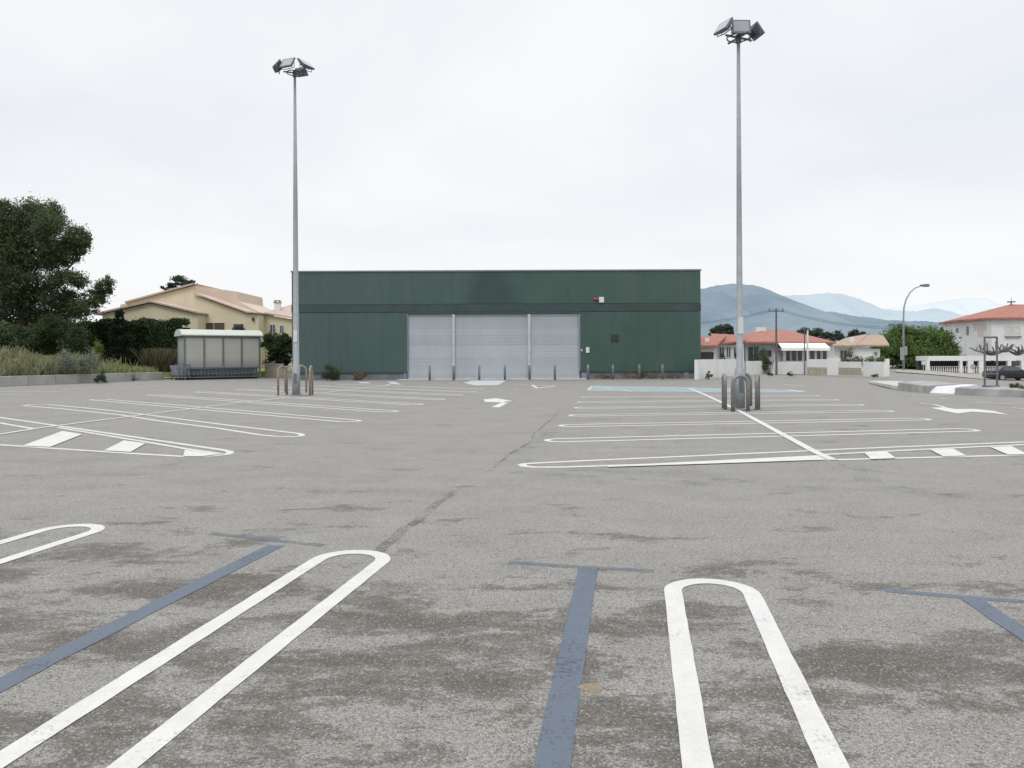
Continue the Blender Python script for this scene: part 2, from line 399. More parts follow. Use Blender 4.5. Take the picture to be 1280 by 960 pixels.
def quads(qs, z=.005):
    mb = MB()
    for q in qs: mb.poly([G(p[0], p[1], z) for p in q])
    return mb
mark(quads([[(78, 538.6), (103, 542.6), (62.5, 558.6), (28, 557)], [(154.7, 550.4), (182, 554), (163.3, 564.8), (129.7, 563)], [(231, 562), (272, 567.8), (250, 570.4), (229, 570)]], .013), 'hatch_marking')
# right block big loop
mb = MB(); pxs(mb, [(1620, 541.5), (1340, 550.5), (1280, 552.6), (1060, 561.4), (880, 569.6), (700, 577.6), (668, 579.3), (656, 580.1), (652, 581.3), (655, 583), (668, 584.3), (700, 584.3), (880, 578.4), (1040, 575), (1280, 568.9), (1340, 567.4), (1600, 559.5), (1622, 556), (1628, 549), (1620, 541.5)], .11)
mark(mb, 'bay_divider_marking')
mb = MB(); pxs(mb, [(1030, 568.6), (1160, 561.8), (1280, 556.2), (1340, 553.6), (1616, 544)], .11, .006); mark(mb, 'bay_divider_marking')
mb = MB(); pxs(mb, [(861, 485.6), (880, 493), (912, 508), (926, 515), (1021, 566.5), (1042, 575.5)], .13, .010); mark(mb, 'bay_spine_marking')
mark(quads([[(1080.6, 566), (1109, 564.6), (1120, 572.6), (1089, 573.8)], [(1163, 562), (1192, 560.8), (1208, 569.4), (1179, 570.4)], [(1238, 558.8), (1264.5, 557.5), (1284, 567.6), (1260, 568.2)],
            [(760, 582), (900, 575.2), (1022, 569), (1034, 574.4), (900, 579), (760, 583.5)]], .013), 'hatch_marking')
# arrows
mark(quads([[(604.7, 499.2), (620, 497.8), (640, 501), (634, 503.2), (606, 502.4)], [(640, 501.1), (624, 509.3), (614, 508.8), (627, 503.2)]], .007), 'arrow_marking')
mark(quads([[(1163, 509.6), (1180, 509), (1194, 511.2), (1180, 513.6)], [(1194, 511.2), (1218, 511.2), (1242, 513.6), (1261, 518.6), (1240, 516.2), (1215, 514.6), (1197, 516.8), (1180, 513.6)]], .007), 'arrow_marking')
mb = MB(); pxs(mb, [(1149, 505), (1167, 506.2), (1182, 509.6)], .12, .011); mark(mb, 'arrow_marking')
mb = MB(); pxs(mb, [(665, 481.3), (672, 485.3), (694, 482.4), (665, 481.3)], .16); mark(mb, 'arrow_marking')
mark(quads([[(448, 477.4), (460, 477.6), (464, 479.4), (450, 479.2)], [(484, 477.2), (494, 477), (502, 481), (492, 480.4)]], .012), 'arrow_marking', 'palewhite')
for a, b, m in (((638, 480.6), (660, 480.8), 'whitefar'), ((703, 481.7), (724, 481.9), 'whitefar'), ((408, 477.4), (430, 477.6), 'whitefar'), ((515, 476.2), (526, 476.3), 'whitefar'), ((562, 479), (573, 479.2), 'white'),
                ((-20, 489.8), (80, 489.9), 'whitefar'), ((78, 486.2), (200, 482.6), 'whitefar'), ((0, 493.5), (40, 492.8), 'whitefar'), ((1218, 503.6), (1268, 505.2), 'whitefar'), ((1264, 510.3), (1290, 511.5), 'whitefar'),
                ((980, 481), (1005, 482.3), 'whitefar'), ((1140, 493.8), (1180, 495), 'whitefar'), ((1175, 498.3), (1186, 498.5), 'whitefar')):
    mb = MB(); pxs(mb, [a, b], .13, .009); mark(mb, 'dash_marking', m)
mark(quads([[(579, 478.4), (591, 475.4), (633, 475.4), (623, 481.2), (594, 481.8)]], .008), 'loading_zone_marking', 'palewhite')
mark(quads([[(734, 488.4), (741, 482), (865, 484.4), (1003, 488.2), (1006, 490.6), (870, 490)]], .003), 'blue_bay_marking', 'paleblue')
mb = MB(); pxs(mb, [(735.5, 488), (740, 482.8), (790, 490), (808, 489.6)], .14, .011); pxs(mb, [(770, 485), (870, 486.6), (864, 485.3)], .14, .014); mark(mb, 'blue_bay_marking', 'palewhite')
mb = MB(); pxs(mb, [(905, 488.2), (985, 488), (1003, 490)], .4, .012); mark(mb, 'blue_bay_marking', 'palewhite')
# blue lines
for pts, w, m in (([(-60, 889), (0, 857), (60, 825.5), (345, 682)], .13, 'bluep'), ([(262, 667), (345, 676), (405, 682)], .08, 'bluecap'),
                  ([(498, 2000), (690, 955), (735, 710)], .13, 'bluep'), ([(636, 703), (700, 707.5), (818, 714)], .08, 'bluecap'),
                  ([(1106, 738), (1210, 747), (1300, 753.5)], .07, 'bluep'), ([(1213, 748), (1250, 773.5), (1320, 818)], .12, 'bluep'),
                  ([(640, 590), (760, 598), (955, 610), (1100, 612), (1250, 627)], .30, 'bluefaint'), ([(860, 590), (950, 608)], .30, 'bluefaint'),
                  ([(1060, 580), (1090, 605), (1190, 622)], .30, 'bluefaint'), ([(636, 572), (660, 560), (690, 540)], .30, 'bluefaint'),
                  ([(-20, 656), (30, 646), (60, 645)], .12, 'bluefaint')):
    mb = MB(); pts2 = []
    for i in range(len(pts)-1):
        for k in range(6): pts2.append((pts[i][0]+(pts[i+1][0]-pts[i][0])*k/6, pts[i][1]+(pts[i+1][1]-pts[i][1])*k/6))
    pts2.append(pts[-1]); pxs(mb, pts2, w, .002 if w < .1 else .0035); mark(mb, 'blue_line_marking', m)
# tar-filled crack
M['tar'] = paint('tar_seam', (.12, .11, .10), 1.0, (.42, .56), .7)
mb = MB(); pr = []
for i, (x, y) in enumerate([(472, 692), (482, 682), (492, 672), (503, 662), (520, 651), (532, 642), (548, 630), (562, 617), (578, 608)]):
    pr.append((x+random.uniform(-3, 3), y+random.uniform(-1, 1)))
pxs(mb, pr, .10, .0015); pxs(mb, [(610, 590), (640, 566), (664, 552), (668, 541), (690, 524), (700, 511)], .05, .0015); mark(mb, 'tar_seam_marking', 'tar')
# flattened dry leaf / bread crust on the asphalt
c = G(738, 860)
mb = MB(); N = 18
ring = [(math.cos(2*PI*i/N)*(.055+.012*math.sin(3*i)), math.sin(2*PI*i/N)*(.042+.01*math.sin(5*i+1))) for i in range(N)]
mb.add([(x, y, .0) for x, y in ring]+[(x*.6, y*.6, .012+.004*math.sin(i)) for i, (x, y) in enumerate(ring)]+[(0, 0, .010)],
       [(i, (i+1) % N, N+(i+1) % N, N+i) for i in range(N)]+[(N+i, N+(i+1) % N, 2*N) for i in range(N)])
o = mb.build('flattened_crust', mat('brown_crust', (.24, .19, .14), .9, 0, .3, 40), smooth=True); o.location = (c.x, c.y, .001)
tag(o, 'flat brown scrap of dried litter lying beside the blue line', 'litter')

# ------------------------------------------------------------------ foliage
def foliage(clumps, n, leaf, aspect=.5, sub=26, spread=.34, down=0.0, rng=RNG, shell=.55):
    """clumps: (cx,cy,cz,rx,ry,rz) -> mesh arrays of leaf quads"""
    vol = np.array([c[3]*c[5] for c in clumps]); share = vol/vol.sum(); V = []; 
    for c, s_ in zip(clumps, share):
        k = max(8, int(n*s_)); ns = max(4, int(sub*(c[3]*c[5])**.5/1.0))
        d = rng.normal(size=(ns, 3)); d /= np.linalg.norm(d, axis=1)[:, None]
        rr = (shell+(1-shell)*rng.random(ns))[:, None]**1.0
        cen = d*rr*np.array([c[3], c[4], c[5]])*.86
        which = rng.integers(0, ns, k)
        p = cen[which]+rng.normal(size=(k, 3))*np.array([c[3], c[4], c[5]])*spread*.5*rng.uniform(.5, 1.1, ns)[which][:, None]
        p += np.array(c[:3]); V.append(p)
    P = np.concatenate(V); k = len(P)
    a = rng.normal(size=(k, 3)); a[:, 2] -= down; a /= np.linalg.norm(a, axis=1)[:, None]
    b = np.cross(a, rng.normal(size=(k, 3))); b /= np.linalg.norm(b, axis=1)[:, None]
    L = leaf*rng.uniform(.6, 1.35, k)[:, None]
    v = np.empty((k, 4, 3)); v[:, 0] = P-a*L*.5; v[:, 1] = P+b*L*aspect*.5; v[:, 2] = P+a*L*.5; v[:, 3] = P-b*L*aspect*.5
    return v.reshape(-1, 3)
def quadmesh(name, v, m, parent=None):
    k = len(v)//4; me = bpy.data.meshes.new(name); me.vertices.add(len(v)); me.vertices.foreach_set('co', v.astype(np.float32).ravel())
    me.loops.add(len(v)); me.loops.foreach_set('vertex_index', np.arange(len(v), dtype=np.int32))
    me.polygons.add(k); me.polygons.foreach_set('loop_start', np.arange(k, dtype=np.int32)*4)
    me.update(calc_edges=True); me.validate(); me.materials.append(m)
    o = bpy.data.objects.new(name, me); COL.objects.link(o)
    if parent: o.parent = parent
    return o
def plant(name, base, clumps, n, leaf, m, label, cat, trunk=None, group=None, aspect=.5, sub=26, spread=.34, tm='bark', down=0, partname='crown', shell=.55):
    """clumps relative to base; trunk: list of (path, radii)"""
    e = empty(name, base, 0, label, cat, group)
    quadmesh(partname, foliage(clumps, n, leaf, aspect, sub, spread, down, shell=shell), m, e)
    mb = MB()
    for path, r in (trunk or [([(0, 0, -.05), (0, 0, clumps[0][2])], [.02, .01])]): mb.tube(path, r, 7)
    mb.build('trunk' if trunk else 'stem', M[tm], e, smooth=True)
    return e
def pc(px, py, r, D, base, ry=None, dy=0, rz=None):   # pixel clump -> relative ellipsoid
    w = W(px, py, D+dy); R = r/F*D
    return (w.x-base[0], w.y-base[1], w.z-base[2], R, ry or R, (rz/F*D) if rz else R)
# big pine at the left
D = 62; b = Vector(((30-640)/F*D, D, .4))
cl = [pc(20, 285, 36, D, b, 3, 0, 30), pc(52, 268, 24, D, b, 2, 0, 20), pc(-15, 300, 42, D, b, 3, 0, 34), pc(70, 292, 26, D, b, 2.5, -1), pc(40, 318, 42, D, b, 3, 0, 26), pc(-25, 345, 45, D, b, 3, 1),
      pc(101, 300, 13, D, b, 1, 0, 20), pc(84, 322, 20, D, b, 1.5, 0, 14), pc(20, 350, 36, D, b, 3, -1, 26), pc(85, 352, 24, D, b, 2, -1, 15), pc(62, 372, 34, D, b, 3, 0, 20), pc(103, 385, 24, D, b, 2, 0, 12),
      pc(131, 358, 11, D, b, 1, 0, 14), pc(118, 372, 16, D, b, 1.4, 0, 10), pc(10, 385, 40, D, b, 3, 0, 24), pc(-50, 320, 40, D, b, 3, 0), pc(-55, 380, 40, D, b, 3, 0, 26), pc(65, 398, 40, D, b, 3, 1.5, 14), pc(8, 262, 18, D, b, 1.5, 0, 14)]
tk = [([(0, 0, -.1), (-.3, 0, 3), (.2, 0, 6), (.3, 0, 9), (0, 0, 11.5)], [.42, .34, .26, .17, .06]),
      ([(-.2, 0, 3.2), (1.8, -.3, 4.6), (4.2, 0, 5.2), (6.6, 0, 5.9)], [.2, .15, .09, .04]), ([(.1, 0, 5), (2, .3, 7), (4.6, 0, 9.4)], [.18, .12, .04]),
      ([(0, 0, 5.5), (-2.2, 0, 7.5), (-4.5, .5, 9)], [.18, .12, .05]), ([(-.2, 0, 3.5), (-2.5, 0, 5), (-5.2, 0, 6)], [.18, .1, .04]), ([(.2, 0, 7), (1.4, 0, 9), (1.8, 0, 11)], [.13, .09, .04])]
plant('pine_tree', b, cl, 135000, .23, M['pine'], 'tall dark green pine with spreading crown at the left edge', 'tree', tk, aspect=.38, sub=30, spread=.40)
# dark shrubs under the pine
for i, (px, py, r, rz, lab) in enumerate(((20, 425, 40, 22, 'rounded dark green shrub under the pine at the left edge of the photo'), (75, 420, 34, 26, 'dark tall shrub under the right side of the pine'))):
    D = 58; b = Vector(((px-640)/F*D, D, .4))
    plant('shrub', b, [pc(px, py, r, D, b, 2, 0, rz), pc(px-12, py-8, r*.6, D, b, 1.5, -1, rz*.6), pc(px+14, py+8, r*.6, D, b, 1.5, -.6, rz*.7)], 15000, .17, M['hedge' if i else 'midbush'], lab, 'shrub', None, None, .5, 22, .4)
# hedge
D = 66; b = Vector(((168-640)/F*D, D, .4))
v = []
rg = np.random.default_rng(3); k = 26000
X = rg.uniform((100-640)/F*D, (228-640)/F*D, k); top = W(0, 404, D).z
zz = .4+(top-.4)*np.sqrt(rg.random(k))*(1+.05*np.sin(X*2.1)+.04*np.sin(X*5.3+1)); face = rg.random(k) < .7
Y = np.where(face, D-.1+rg.normal(0, .18, k)-.25*np.sin(X*1.9+zz), D+rg.random(k)*1.6); zz = np.where(face, zz, top*(1+.03*np.sin(X*2.1))+rg.normal(0, .12, k))
P = np.stack([X, Y, zz], 1)-np.array(b)
a = rg.normal(size=(k, 3)); a /= np.linalg.norm(a, axis=1)[:, None]; bb = np.cross(a, rg.normal(size=(k, 3))); bb /= np.linalg.norm(bb, axis=1)[:, None]
L = .2
v = np.stack([P-a*L*.5, P+bb*L*.3, P+a*L*.5, P-bb*L*.3], 1).reshape(-1, 3)
e = empty('hedge', b, 0, 'long clipped dark green hedge below the yellow house', 'hedge')
quadmesh('foliage', v, M['hedge'], e)
mb = MB()
for i in range(9): x = -3.9+i*.98; mb.tube([(x, .4, -.1), (x+.1, .45, 2.2)], .05, 6)
mb.box(-4.4, 4.3, .45, 1.3, .1, (top-.4)*.9)  # near-black box stands in for the shade inside the hedge
mb.build('branches_and_shade', mat('hedge_shade', (.012, .016, .01), 1), e)
# little conifer before hedge
D = 63; b = Vector(((150-640)/F*D, D, .4))
plant('conifer', b, [pc(150, 425, 13, D, b, .8, 0, 14), pc(150, 408, 10, D, b, .7, 0, 12), pc(150, 394, 6.5, D, b, .5, 0, 8), pc(149, 402, 9, D, b, .6, 0, 4), pc(143, 404, 5, D, b, .4, 0, 3), pc(157, 402, 5, D, b, .4, 0, 3), pc(151, 441, 14, D, b, .9, 0, 9)], 9000, .15, M['conifer'],
      'small dark pointed conifer in front of the hedge', 'tree', [([(0, 0, -.1), (0, 0, 4)], [.1, .02])])
# tree behind the yellow house
D = 100; b = Vector(((228-640)/F*D, D, 0))
plant('tree', b, [pc(222, 352, 14, D, b, 1.5, 0, 9), pc(212, 360, 10, D, b, 1.2, 0, 7), pc(236, 356, 12, D, b, 1.2, 0, 6), pc(250, 362, 10, D, b, 1, 0, 5), pc(228, 368, 22, D, b, 2, 0, 10)], 7000, .26, M['fartree'], 'dark treetop showing over the ridge of the yellow house', 'tree',
      [([(0, 0, 0), (0, 0, 9.5)], [.3, .08])], sub=12)
# bush by shelter
D = 57; b = Vector(((347-640)/F*D, D, .1))
plant('bush', b, [pc(347, 434, 20, D, b, 1.2, 0, 17), pc(336, 428, 12, D, b, 1, 0, 11), pc(358, 426, 13, D, b, 1, 0, 10), pc(348, 450, 18, D, b, 1, 0, 9), pc(370, 436, 14, D, b, 1, 0, 16)], 14000, .16, M['hedge'], 'dark green bush between the trolley shelter and the green building', 'bush',
      [([(0, 0, -.1), (.1, 0, 1.6)], [.08, .04])])
for i, (px, py, r, rz, lab) in enumerate(((-30, 424, 44, 20, 'broad dark tree far behind the meadow at the left photo edge'), (40, 420, 40, 24, 'broad dark tree far behind the pine trunk'), (105, 422, 30, 20, 'dark tree behind the left end of the hedge'))):
    D = 84; b = Vector(((px-640)/F*D, D, .5))
    plant('tree', b, [pc(px, py, r, D, b, 2.4, 0, rz), pc(px-18, py+8, r*.8, D, b, 2, 0, rz), pc(px+18, py+10, r*.8, D, b, 2, 0, rz), pc(px, py+22, r*1.1, D, b, 2, 0, 12)], 16000, .34, M['hedge'], lab, 'tree', [([(0, 0, -.3), (0, 0, 3)], [.3, .1])], None, sub=12, spread=.42)
# ---- weedy plants
def small(name, px, py_base, w, h, D, m, n, leaf, label, zb=0, cat='shrub', group=None):
    b = Vector(((px-640)/F*D, D, zb)); rw = w/F*D/2; rh = h/F*D/2
    return plant(name, b, [(0, 0, rh, rw*.8, rw*.7, rh*.85), (-rw*.45, 0, rh*.7, rw*.5, rw*.5, rh*.6), (rw*.45, -.05, rh*.75, rw*.5, rw*.5, rh*.65), (0, 0, rh*.4, rw*.9, rw*.6, rh*.4)], n, leaf, m, label, cat, None, group, .35, 14, .5, 'bark', -.8, 'foliage', .3)
small('shrub', 84, 0, 34, 32, 44.0, M['greybush'], 3500, .10, 'grey green weed clump behind the left kerb, nearer the photo edge', .55)
small('shrub', 112, 0, 34, 34, 45.0, M['greybush'], 3500, .10, 'grey green weed clump behind the left kerb, under the yellowish bush', .55)
small('shrub', 121, 0, 20, 36, 48.0, M['yellowbush'], 2500, .10, 'yellow green bush poking up behind grey weed clumps', 1.0)
small('weed', 126, 0, 20, 20, 43.7, M['midbush'], 2500, .08, 'green weed spilling over the face of the left kerb', .0, 'weed')
for px, w, h, m, lab in ((168, 12, 10, 'dryweed', 'dry yellowish weed at the foot of the left kerb'), (60, 8, 7, 'midbush', 'tiny green weed at the kerb foot, left of the grey weeds'), (80, 10, 8, 'dryweed', 'small brown weed at the kerb foot below the grey weeds'), (15, 12, 9, 'dryweed', 'small brown weed at the kerb foot near the left photo edge')):
    small('weed', px, 0, w, h, 41+px*.045, M[m], 500, .06, lab, 0, 'weed')
small('shrub', 415, 0, 32, 24, 47.6, M['midbush'], 4000, .09, 'grey green shrub against the left part of the green facade', 0)
small('shrub', 451, 0, 24, 13, 47.8, M['dryweed'], 1800, .08, 'brown dry shrub against the green facade near the shutters', 0)
for px, w, h, m, lab in ((757, 28, 11, 'dryweed', 'dry weed at the plinth just right of the shutters'), (785, 32, 15, 'dryweed', 'taller dry weed with stems at the plinth below the dark vent'), (802, 14, 17, 'midbush', 'upright green weed at the plinth between two bollards'),
                         (815, 26, 12, 'dryweed', 'reddish brown weed at the plinth right of the upright green weed'), (842, 36, 10, 'dryweed', 'low dry weed at the plinth near the right corner'), (886, 13, 12, 'midbush', 'dark green weed at the right corner of the green building')):
    small('weed', px, 0, w, h, 48.1 if px < 870 else 47, M[m], 900, .07, lab, 0, 'weed')
for px, D, w, h, lab in ((963, 54, 9, 7, 'small dark weed tuft beside the white wall, left of the pair'), (988, 53, 13, 7, 'small dark weed tuft before the white wall and utility pole'), (1093, 50, 12, 6, 'small dark weed tuft by the short white wall')):
    small('weed', px, 0, w, h, D, M['midbush'], 700, .06, lab, 0, 'weed')
small('weed', 1268, 0, 20, 20, 26.5, M['midbush'], 2500, .045, 'green weed clump growing over the right kerb', .05, 'weed')
small('weed', 1282, 0, 26, 16, 26.0, M['dryweed'], 2500, .045, 'brown dry weed clump at the right photo edge', .05, 'weed')

# ------------------------------------------------------------------ left kerb and meadow
kA, kB = G(-60, 486), G(205, 474.8)
kd = (kB-kA).normalized(); kA2 = kA-kd*30
nrm = Vector((-kd.y, kd.x, 0)); fz = .5
def mz(x, y):
    s_ = (Vector((x, y, 0))-kA).dot(nrm)
    return fz-.03+.105*min(max(s_-.6, 0), 13)*smooth(-20.5, -24.5, x)+.02*math.sin(x*.9)*math.sin(y*.7)
def smooth2(a, b, x): return smooth(a, b, x)
mb = MB(); NU, NV = 60, 24; vs = []
for j in range(NV+1):
    for i in range(NU+1):
        u = i/NU; d_ = 70*(j/NV)**1.7
        p = kA2.lerp(kB, u)+nrm*(.02+d_)
        vs.append((p.x, p.y, mz(p.x, p.y)))
mb.add(vs, [(j*(NU+1)+i, j*(NU+1)+i+1, (j+1)*(NU+1)+i+1, (j+1)*(NU+1)+i) for j in range(NV) for i in range(NU)])
o = mb.build('meadow', M['field'], smooth=True); tag(o, kind='structure')
mb = MB(); mb.prism([(kB.x+.3, 56.2, 0), (-12, 56.2, 0), (-12, 140, 0), (-60, 140, 0), (kB.x-14, 66, 0)], (0, 0, .45)); o = mb.build('garden_ground', M['field']); tag(o, kind='structure')
mb = MB(); n = 26; seg = (kB-kA2)/n; nv = Vector((-kd.y, kd.x, 0))*.35
for i in range(n):
    a = kA2+seg*i+seg.normalized()*.01; b2 = kA2+seg*(i+1)-seg.normalized()*.01; hh = .53+random.uniform(-.012, .012)
    mb.prism([(a.x, a.y, 0), (b2.x, b2.y, 0), (b2.x+nv.x, b2.y+nv.y, 0), (a.x+nv.x, a.y+nv.y, 0)], (0, 0, hh))
o = mb.build('kerb', mat('kerb_stone', (.36, .355, .345), .9, 0, .2, .9, .4, .3), bevel=.015); tag(o, kind='structure')
def blades(name, n, region, hfun, m, seed, w=.035):
    rg = np.random.default_rng(seed); P = region(rg, n); n = len(P)
    h = hfun(P, rg); q = rg.uniform(0, PI, n); dx = np.cos(q)*w; dy = np.sin(q)*w; lean = rg.normal(0, .28, (n, 2))*h[:, None]
    v = np.empty((n, 4, 3))
    v[:, 0] = P+np.stack([-dx, -dy, 0*dx], 1); v[:, 1] = P+np.stack([dx, dy, 0*dx], 1)
    v[:, 2] = P+np.stack([lean[:, 0]+dx*.4, lean[:, 1]+dy*.4, h], 1); v[:, 3] = P+np.stack([lean[:, 0]-dx*.4, lean[:, 1]-dy*.4, h*.97], 1)
    return quadmesh(name, v.reshape(-1, 3), m)
def reg_tall(rg, n):
    t = rg.random(n); s_ = rg.random(n)**1.4*9+.5
    base = np.array(kA2)[None, :]+(np.array(kB)-np.array(kA2))[None, :]*t[:, None]
    P = base+np.array([nv.x, nv.y, 0])[None, :]/.35*s_[:, None]; P[:, 2] = [mz(a_, b_)-.02 for a_, b_ in P[:, :2]]
    px = 640+P[:, 0]/P[:, 1]*F
    keep = (px < 118+rg.normal(0, 12, n)) | (rg.random(n) < .05); return P[keep]
def h_tall(P, rg):
    patch = .55+.45*np.sin(P[:, 0]*1.3+P[:, 1]*.7)*np.sin(P[:, 0]*.5+2)
    return (.35+.85*patch*rg.random(len(P))).clip(.2, 1.45)
o = blades('tall_grass', 30000, reg_tall, h_tall, M['tallgrass'], 5); tag(o, 'tall tan and green grass growing behind the left kerb', 'grass', None, 'stuff')
def reg_green(rg, n):
    t = rg.random(n); s_ = rg.random(n)**1.3*14+.4
    base = np.array(kA)[None, :]+(np.array(kB)-np.array(kA))[None, :]*t[:, None]
    P = base+np.array([nv.x, nv.y, 0])[None, :]/.35*s_[:, None]; P[:, 2] = [mz(a_, b_)-.02 for a_, b_ in P[:, :2]]
    px = 640+P[:, 0]/P[:, 1]*F
    return P[px > 105]
o = blades('meadow_grass', 22000, reg_green, lambda P, rg: .12+.34*rg.random(len(P)), M['greengrass'], 6, .03); tag(o, 'short bright green grass between kerb and hedge', 'grass', None, 'stuff')
# dry reeds beside the shelter
def reg_reed(rg, n):
    P = np.stack([rg.uniform(-25.6, -23.9, n), rg.uniform(52.5, 56.5, n), np.full(n, fz)], 1); P[:, 2] = [mz(a_, b_)-.02 for a_, b_ in P[:, :2]]; return P
o = blades('dry_reeds', 3500, reg_reed, lambda P, rg: .4+1.2*rg.random(len(P)), M['reed'], 8, .02); tag(o, 'tall tan and green reeds left of the trolley shelter', 'reeds', None, 'stuff')

# ------------------------------------------------------------------ green building
BD = 49.0
X0, X1 = (366-640)/F*BD-.05, (876-640)/F*BD+.0; TOP = W(640, 339.2, BD).z; DT = W(617, 393, BD).z
bX = lambda px: (px-640)/F*BD
bz = lambda py: (HZ-py)/F*BD+H
bg = empty('warehouse_building', (0, BD, 0), 0, 'long low dark green metal clad building with closed grey shutters', 'building')
PL = .46; D0, D1 = bX(510), bX(724.5); BL = 30
zb0, zb1 = bz(389.5), bz(380)
mb = MB()      # cladding walls
mb.box(X0, D0, 0, .12, PL, zb0-.02); mb.box(D1, X1, 0, .12, PL, zb0-.02)
mb.box(X0, X1, .0, .12, zb1+.02, TOP)
mb.box(X0, X0+.12, .12, BL, PL, TOP); mb.box(X1-.12, X1, .12, BL, PL, TOP); mb.box(X0+.12, X1-.12, BL-.12, BL, PL, TOP)
mb.build('wall', M['clad'], bg)
mb = MB(); mb.box(X0-.02, X1+.02, -.03, .1, zb0, zb1); mb.box(D0, D1, -.02, .1, DT, zb0-.003); mb.build('shadow_gap_band', M['cladband'], bg)  # dark strip standing in for the shadow gap below the upper cladding
mb = MB(); mb.box(X0-.06, X1+.06, -.06, .25, TOP, TOP+.09); mb.box(X0-.06, X0+.2, .25, BL, TOP, TOP+.09); mb.box(X1-.2, X1+.06, .25, BL, TOP, TOP+.09); mb.build('coping', M['coping'], bg)
mb = MB(); mb.box(X0+.2, X1-.2, .25, BL, TOP-.5, TOP-.3); mb.build('roof', M['plinth'], bg)
for a_ in ((X0+.1, D0-.05, .03, .3), (D1+.05, X1-.05, .03, .3), (X0+.1, X0+.3, .302, BL), (X1-.3, X1-.05, .302, BL)):
    mb = MB(); mb.box(*a_, 0, PL-.003); mb.build('plinth', M['plinth'], bg)
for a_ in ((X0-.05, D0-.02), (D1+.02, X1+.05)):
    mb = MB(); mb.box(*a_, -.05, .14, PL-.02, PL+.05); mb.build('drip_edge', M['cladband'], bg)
for a_ in ((bX(505), bX(508), -.07, .0, 0, PL-.03), (bX(855), bX(861), -.01, .03, 0, PL-.03), (bX(727), bX(733), -.05, .03, 0, PL-.05)):
    mb = MB(); mb.box(*a_); mb.build('plinth_post', M['bollard'], bg)
pA, pB = bX(567), bX(661.5)
for a, b2, yy, lab in ((D0, pA-.08, .10, None), (pA+.08, pB-.08, .12, 'wide middle roller shutter'), (pB+.08, D1, .08, None)):
    mb = MB()
    z = .1; n = int((DT-.12-z)/.12)
    # curved slats give the shutter real relief
    for i in range(n+1):
        z0 = z+i*(DT-.1-z)/(n+1); z1 = z+(i+1)*(DT-.1-z)/(n+1)
        mb.add([(a, yy, z0), (b2, yy, z0), (b2, yy-.007, (z0+z1)/2), (a, yy-.007, (z0+z1)/2), (b2, yy, z1), (a, yy, z1)], [(0, 1, 2, 3), (3, 2, 4, 5)])
    s_ = mb.build('roller_shutter', M['shutter'], bg); 
    if lab: s_['label'] = lab
    mb = MB(); mb.box(a, b2, yy-.04, yy+.03, .0, .1); mb.build('bottom_rail', M['shutterpost'], s_)
    mb = MB(); mb.box(a, b2, yy-.05, yy+.03, DT-.1, DT-.003); mb.build('shutter_box', M['shutter'], s_)
for x in (pA, pB):
    mb = MB(); mb.box(x-.085, x+.085, -.03, .14, .9, DT-.003); mb.build('shutter_post', M['shutterpost'], bg)
    mb = MB(); mb.box(x-.075, x+.075, -.02, .13, 0, .898); mb.build('post_foot', M['bollard'], bg)
for x in (D0, D1):
    mb = MB(); mb.box(x-.05, x+.0 if x < 0 else x+.05, -.02, .12, PL+.055 if x > 0 else .0, DT-.003); mb.build('door_jamb', M['bollard'], bg)
# threshold slab
mb = MB(); mb.box(bX(500), bX(732), -1.2, .0, 0, .05); mb.build('threshold', M['concretel'], bg)
# dark square vent
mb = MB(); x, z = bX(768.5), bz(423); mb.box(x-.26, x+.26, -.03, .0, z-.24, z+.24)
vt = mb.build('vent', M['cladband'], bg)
mb = MB()
for i in range(6): mb.box(x-.23, x+.23, -.055, -.03, z-.21+i*.075, z-.18+i*.075)
mb.build('louvre', M['black'], vt)
# alarm box and siren
ax = bX(752); az = bz(375.4)
al = empty('alarm_box', (ax, BD-.001, az), 0, 'white alarm box with red lamp high on the green facade', 'alarm')
mb = MB(); mb.box(-.16, .16, -.14, 0, -.18, .18); mb.build('case', M['frame'], al, bevel=.02)
mb = MB(); mb.box(-.17, .17, -.06, 0, -.24, -.19); mb.build('bracket', M['black'], al)
mb = MB(); mb.box(-.52, -.18, -.12, 0, .02, .12); mb.build('lamp', mat('red_lamp', (.5, .06, .07), .4), al, bevel=.02)
kx = bX(734.5); kz = bz(438)
kb = empty('keypad_box', (kx, BD-.001, kz), 0, 'small white control box on the green wall right of the shutters', 'control box')
mb = MB(); mb.box(-.11, .11, -.09, 0, -.18, .18); mb.build('case', M['frame'], kb, bevel=.015)
mb = MB(); mb.box(-.42, -.34, -.05, 0, -.07, .07); mb.build('button_plate', M['frame'], kb)
mb = MB(); mb.box(-.34, -.11, -.02, 0, -.01, .01); mb.build('conduit', M['coping'], kb)
# bollards
bo = empty('bollard', (0, 0, 0), 0, '-', 'bollard', 'bollards in front of the green building')
mb = MB(); mb.tube([(0, 0, 0), (0, 0, .88), (0, 0, .92), (0, 0, .945)], [.075, .075, .06, .02], 14); mb.build('post', M['bollard'], bo, smooth=True)
mb = MB(); mb.tube([(0, 0, .0), (0, 0, .02)], .12, 14); mb.build('base_plate', M['bollard'], bo)
mb = MB(); mb.tube([(0, 0, .74), (0, 0, .80)], .078, 14); mb.build('band', M['metal'], bo)
bl = ['grey bollard before the left roller shutter', 'grey bollard in front of the left white shutter post', 'grey bollard before the middle shutter, nearer its left post', 'grey bollard before the middle shutter, nearer its right post',
      'grey bollard in front of the right white shutter post', 'grey bollard before the right roller shutter', 'thin bollard below the small white control box', 'green grey bollard below and left of the dark vent, by dry weeds', 'green grey bollard beside the upright green weed', 'green grey bollard nearest the right corner of the building']
